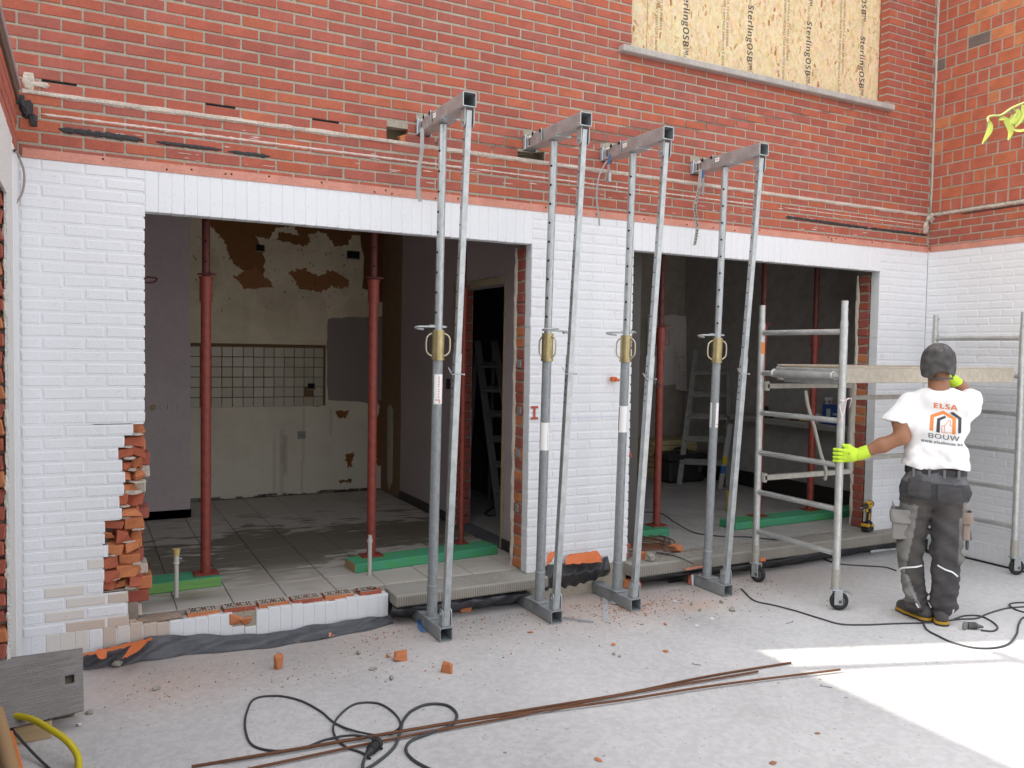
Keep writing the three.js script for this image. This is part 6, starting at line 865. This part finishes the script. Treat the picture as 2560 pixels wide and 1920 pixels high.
  { // print on the back
    const T = canvasTex(1024, 1280, (c, w, h) => {
      c.clearRect(0, 0, w, h); const or = '#e08a4a', dk = '#45454c'; c.textAlign = 'center';
      c.font = 'bold 205px sans-serif'; c.fillStyle = '#dd7d48'; c.save(); c.translate(560, 200); c.scale(1.28, 1); c.fillText('ELSA', 0, 0); c.restore();
      const poly = (p, col) => { c.fillStyle = col; c.beginPath(); p.forEach((q, i) => i ? c.lineTo(...q) : c.moveTo(...q)); c.closePath(); c.fill(); };
      poly([[205, 860], [215, 420], [520, 255], [830, 425], [830, 900], [745, 890], [745, 470], [520, 345], [300, 470], [295, 870]], or);
      poly([[370, 890], [378, 500], [560, 395], [600, 440], [455, 540], [455, 900]], dk); poly([[680, 290], [760, 260], [960, 400], [960, 830], [890, 860], [880, 440], [710, 330]], dk);
      c.strokeStyle = or; c.lineWidth = 15; c.lineJoin = 'round'; c.beginPath(); c.moveTo(560, 880); c.lineTo(500, 880); c.lineTo(500, 680); c.lineTo(560, 680); c.lineTo(640, 560); c.quadraticCurveTo(645, 500, 680, 500); c.quadraticCurveTo(720, 520, 690, 620); c.lineTo(690, 650); c.lineTo(780, 660); c.quadraticCurveTo(810, 690, 775, 715); c.quadraticCurveTo(800, 745, 768, 765); c.quadraticCurveTo(790, 800, 758, 815); c.quadraticCurveTo(765, 860, 720, 868); c.lineTo(610, 880); c.lineTo(560, 865); c.lineTo(560, 690); c.stroke();
      c.font = '200px sans-serif'; c.fillStyle = '#55555b'; c.save(); c.translate(545, 1085); c.scale(1.3, 1); c.fillText('BOUW', 0, 0); c.restore(); c.font = 'bold 116px sans-serif'; c.fillText('www.elsabouw.be', 512, 1232);
    });
    const nu = 30, nv = 36, pos = [], uv = [], idx = []; for (let j = 0; j <= nv; j++) for (let i = 0; i <= nu; i++) { const x = -.107 + .24 * i / nu, y = 1.442 - .278 * j / nv - .02 * i / nu; pos.push(x, y, surfZ(shirt, x, y) + .0022); uv.push(i / nu, 1 - j / nv); }
    for (let j = 0; j < nv; j++) for (let i = 0; i < nu; i++) { const a = j * (nu + 1) + i; idx.push(a, a + nu + 1, a + 1, a + 1, a + nu + 1, a + nu + 2); }
    const g = new THREE.BufferGeometry(); g.setAttribute('position', new THREE.Float32BufferAttribute(pos, 3)); g.setAttribute('uv', new THREE.Float32BufferAttribute(uv, 2)); g.setIndex(idx); g.computeVertexNormals();
    mesh('shirt_print', g, M({ map: T, transparent: true, roughness: .85 }), sh);
  }
  // work trousers
  const wr = (x, y, z) => .012 * ns(x * 10 + y * 6, y * 22 - x * 8, z * 8) + .007 * ns(x * 24 - y * 20, y * 26, z * 20 + 4) + .009 * Math.sin(75 * y + 14 * x + 4 * ns(x * 9, y * 9, 7)) * sstep(.26, .1, y) + .005 * Math.sin(42 * y + 20 * Math.abs(x) + 3) * Math.exp(-((y - .45) ** 2) / .02);
  const legL = blend([cone(-.112, .84, .0, -.150, .46, -.005, .112, .078), cone(-.150, .46, -.005, -.105, .12, .005, .078, .07)], .03), legR = blend([cone(.065, .84, .0, .062, .46, -.005, .112, .09), cone(.062, .46, -.005, .058, .11, .0, .088, .078)], .03), hipsF = blend([cone(-.095, .97, 0, .062, .97, 0, .098, .098), cone(-.10, .86, .015, .07, .86, .015, .116, .116)], .03);
  const pants0 = (x, y, z) => smin(hipsF(x, y, z), smin(legL(x, y, z), legR(x, y, z), .012), .03);
  const pants = (x, y, z) => Math.max(pants0(x, y, z) + wr(x, y, z), y - 1.0, .05 - y);
  const pantCol = (x, y, z) => {
    const n = .85 + .25 * Math.sin(x * 37 + y * 23) * Math.sin(y * 31 - z * 27); let c = [.066, .060, .058]; const onL = x < -.03;
    if (y > .915) c = [.12, .118, .13]; else if (y > .80) c = [.05, .05, .054];
    const bx = y > .55 ? -.105 - (.77 - y) * .12 : y > .3 ? -.133 - (.55 - y) * .16 : -.165 + (.3 - y) * .3;
    if (onL && x < bx && y < .765 && y > .12) c = [.20, .195, .185]; if (onL && y < .3 && y > .1 && Math.abs(x - (-.165 + (.3 - y) * .42)) < .012) c = [.26, .26, .26];
    if (!onL && x > .145 && y < .8) c = [.20, .18, .16]; if (!onL && y < .7 && y > .1) { c = [.064, .06, .064]; if (x > .13 && y > .4) c = [.17, .16, .15]; } return c.map(v => v * n); };
  const tr = mesh('work_trousers', surfaceNet(pants, [-.29, .03, -.17], [.24, 1.02, .19], .0085, pantCol), M({ vertexColors: true, roughness: .95, bumpMap: gtex(512, nD, 0, 1, 8), bumpScale: .001 }), t);
  const on = (x, y, o = .003) => V(x, y, surfZ(pants, x, y) + o), stripM = M({ color: lin(.75, .76, .78), roughness: .4 });
  mesh('reflective_stripe', [tube([on(-.205, .318), on(-.19, .335), on(-.15, .35), on(-.11, .358), on(-.075, .367)], .0055, 24, 6), tube([on(.015, .385), on(.06, .368), on(.10, .352), on(.13, .325)], .0055, 24, 6), tube([on(-.10, .125), on(-.085, .1), on(-.07, .06)], .005, 16, 6), tube([on(.115, .115), on(.112, .09), on(.10, .06)], .005, 16, 6)], stripM, tr);
  { const g = new THREE.CylinderGeometry(1, 1, .034, 40, 1, true), p = g.attributes.position; for (let i = 0; i < p.count; i++) { const a = Math.atan2(p.getZ(i), p.getX(i)); p.setXYZ(i, -.0165 + .181 * Math.sign(Math.cos(a)) * Math.pow(Math.abs(Math.cos(a)), .8), .983 + p.getY(i), .104 * Math.sign(Math.sin(a)) * Math.pow(Math.abs(Math.sin(a)), .75)); } g.computeVertexNormals(); mesh('belt', g, M({ color: lin(.018, .018, .022), roughness: .6, side: THREE.DoubleSide }), tr); }
  for (const x of [-.14, -.05, .035, .115]) mesh('belt_loop', chBox(.016, .06, .008, .002).translate(x, .975, .107 - (Math.abs(x + .015) > .08 ? .006 : 0)), M({ color: lin(.13, .13, .145) }), tr);
  const pouch = (cx, cy, cz, rx, ry, rz, top) => (x, y, z) => { const q = Math.hypot(Math.max(0, Math.abs(x - cx) - rx + .025), Math.max(0, Math.abs(z - cz) - rz + .025), Math.max(0, Math.abs(y - cy) - ry + .025)) - .025; return Math.max(q + .004 * Math.sin(y * 50 + x * 40), y - top, -(Math.hypot(Math.max(0, Math.abs(x - cx) - rx + .03), Math.max(0, Math.abs(z - cz) - rz + .03)) - .018) * (y > cy ? 1 : -1)); };
  mesh('holster_pocket', surfaceNet(pouch(-.205, .635, .02, .066, .105, .075, .725), [-.30, .5, -.08], [-.11, .76, .12], .006), M({ color: lin(.24, .23, .225), roughness: .95, map: paintTex }), tr); mesh('pocket_lining', new THREE.CylinderGeometry(.055, .055, .01, 16).scale(1, 1, 1.1).translate(-.205, .70, .02), M({ color: lin(.03, .035, .06), roughness: 1 }), tr);
  mesh('holster_pocket', surfaceNet(pouch(.168, .66, .0, .035, .10, .06, .74), [.10, .52, -.09], [.24, .78, .09], .006), M({ color: lin(.24, .19, .165), roughness: .95 }), tr); mesh('holster_pocket', surfaceNet(pouch(.178, .56, -.01, .022, .07, .045, .62), [.12, .46, -.08], [.23, .65, .07], .006), M({ color: lin(.08, .078, .09), roughness: .95 }), tr);
  mesh('pocket_flap', surfaceNet((x, y, z) => Math.max(pants(x, y, z) - .007, Math.abs(y - .86 + .02 * Math.sin(x * 9)) - .055, .03 - z, Math.abs(Math.abs(x + .02) - .085) - .068), [-.2, .78, 0], [.17, .95, .16], .0065), M({ color: lin(.055, .053, .056), roughness: .95 }), tr);
  mesh('pocket_tool', [rod(V(-.235, .68, .03), V(-.262, .765, .03), .005, 8), rod(V(-.245, .7, .05), V(-.255, .75, .055), .007, 8)], galvDull, tr);
  // safety shoes
  const shoe = (h, tp, i) => { const A = loc(h), B = loc(tp), dx = B[0] - A[0], dz = B[2] - A[2], L = Math.hypot(dx, dz), ux = dx / L, uz = dz / L; const q = (s) => [A[0] + ux * s, A[2] + uz * s];
    const P = [[.035, .05, .036], [.10, .062, .042], [.17, .05, .044], [.235, .04, .04]].map(([s, y, r]) => { const [x, z] = q(s); return [x, y, z, r]; }); const f0 = blend([0, 1, 2].map(k => cone(P[k][0], P[k][1], P[k][2], P[k + 1][0], P[k + 1][1], P[k + 1][2], P[k][3], P[k + 1][3])).concat([cone(P[0][0], .06, P[0][2], P[1][0], .12, P[1][2], .04, .05)]), .02);
    const up = (x, y, z) => Math.max(f0(x, y, z), .026 - y), so = (x, y, z) => Math.max(f0(x, Math.max(y, .04), z) - .005, y - .028, .001 - y); const mn = [Math.min(A[0], B[0]) - .08, -.01, Math.min(A[2], B[2]) - .08], mx = [Math.max(A[0], B[0]) + .08, .18, Math.max(A[2], B[2]) + .08];
    const s = mesh('safety_shoe', surfaceNet(up, mn, mx, .0065), M({ color: lin(.085, .08, .08), roughness: .85, map: rustTex }), t); mesh('shoe_sole', surfaceNet(so, mn, mx, .006, (x, y, z) => y > .012 ? [.42, .24, .02] : [.03, .03, .03]), M({ vertexColors: true, roughness: .8 }), s); };
  shoe(G(2322, 1556), G(2232, 1518)); { const h = G(2355, 1566), d = V(.75, 0, -.66); shoe(h, h.clone().addScaledVector(d, .27)); }
  // gloves: the left hand closed round the post, the right hand raised to the face
  const K = .0125, px0 = -.588, pz0 = .066; const fing = [[1.088, .0105], [1.062, .011], [1.036, .0108], [1.012, .0098]].flatMap(([y, r], i) => { const kx = -.562 + (i === 0 || i === 3 ? .006 : 0), tip = i === 3 ? .8 : 1; return [cone(kx + .03, y - (y - 1.05) * .25, pz0 + .043, px0 - .004, y, pz0 + .040, r * 1.1, r), cone(px0 - .004, y, pz0 + .040, px0 - .034, y - .002, pz0 + .018 * tip, r, r * .97), cone(px0 - .034, y - .002, pz0 + .018, px0 - .035, y - .004, pz0 - .012, r * .97, r * .88)]; });
  const hand = (x, y, z) => { let d = blend([cone(-.45, 1.072, .105, -.505, 1.058, .107, .037, .036), cone(-.505, 1.075, .108, -.548, 1.078, .108, .026, .018), cone(-.505, 1.045, .108, -.545, 1.035, .108, .028, .02), cone(-.50, 1.085, .105, -.53, 1.11, .096, .02, .014), cone(-.53, 1.11, .096, -.565, 1.118, .090, .0135, .012)], .02)(x, y, z); let e = 1e3; for (const f of fing) e = Math.min(e, f(x, y, z)); return smin(d, e, .008); };
  const gloveM = M({ color: lin(.56, .80, .05), roughness: .8, bumpMap: gtex(512, nD, 0, 1, 14), bumpScale: .001 });
  const gloveCol = (x, y, z) => z < pz0 + .012 || x < px0 - .043 ? [.03, .06, .05] : [1, 1, 1]; const gl = mesh('glove', surfaceNet(hand, [-.66, .98, .02], [-.40, 1.14, .16], .0034, gloveCol), new THREE.MeshStandardMaterial({ color: lin(.56, .80, .05), vertexColors: true, roughness: .8 }), t);
  mesh('glove_cuff', surfaceNet((x, y, z) => Math.max(Math.abs(cone(-.40, 1.097, .103, -.47, 1.066, .105, .039, .038)(x, y, z)) - .003, (x + .405) * .9 + (y - 1.097) * .35, -.475 - x), [-.5, 1.0, .04], [-.38, 1.16, .17], .005), gloveM, gl);
  mesh('glove_mark', chBox(.012, .006, .002, .0005).translate(-.522, 1.07, .139), blackMat, gl);
  const rh = [.05, 1.575, -.155], rf = [0, 1, 2, 3].flatMap(i => { const o = (i - 1.5) * .021; return [cone(rh[0] - .03, rh[1] + .03 + o * .5, rh[2] + o, rh[0] - .055, rh[1] + .055 + o * .4, rh[2] + o - .01, .0105, .010), cone(rh[0] - .055, rh[1] + .055 + o * .4, rh[2] + o - .01, rh[0] - .082 + (i === 3 ? .012 : 0), rh[1] + .058, rh[2] + o + .004, .010, .009)]; });
  mesh('glove', surfaceNet((x, y, z) => { let d = blend([cone(.085, 1.545, -.185, .05, 1.575, -.155, .04, .036), cone(.05, 1.575, -.155, .022, 1.6, -.155, .033, .03), cone(.045, 1.585, -.13, .02, 1.625, -.115, .014, .012)], .02)(x, y, z), e = 1e3; for (const f of rf) e = Math.min(e, f(x, y, z)); return smin(d, e, .008); }, [-.08, 1.49, -.25], [.15, 1.68, -.06], .0042), gloveM, t);
}
renderer.render(scene, camera);
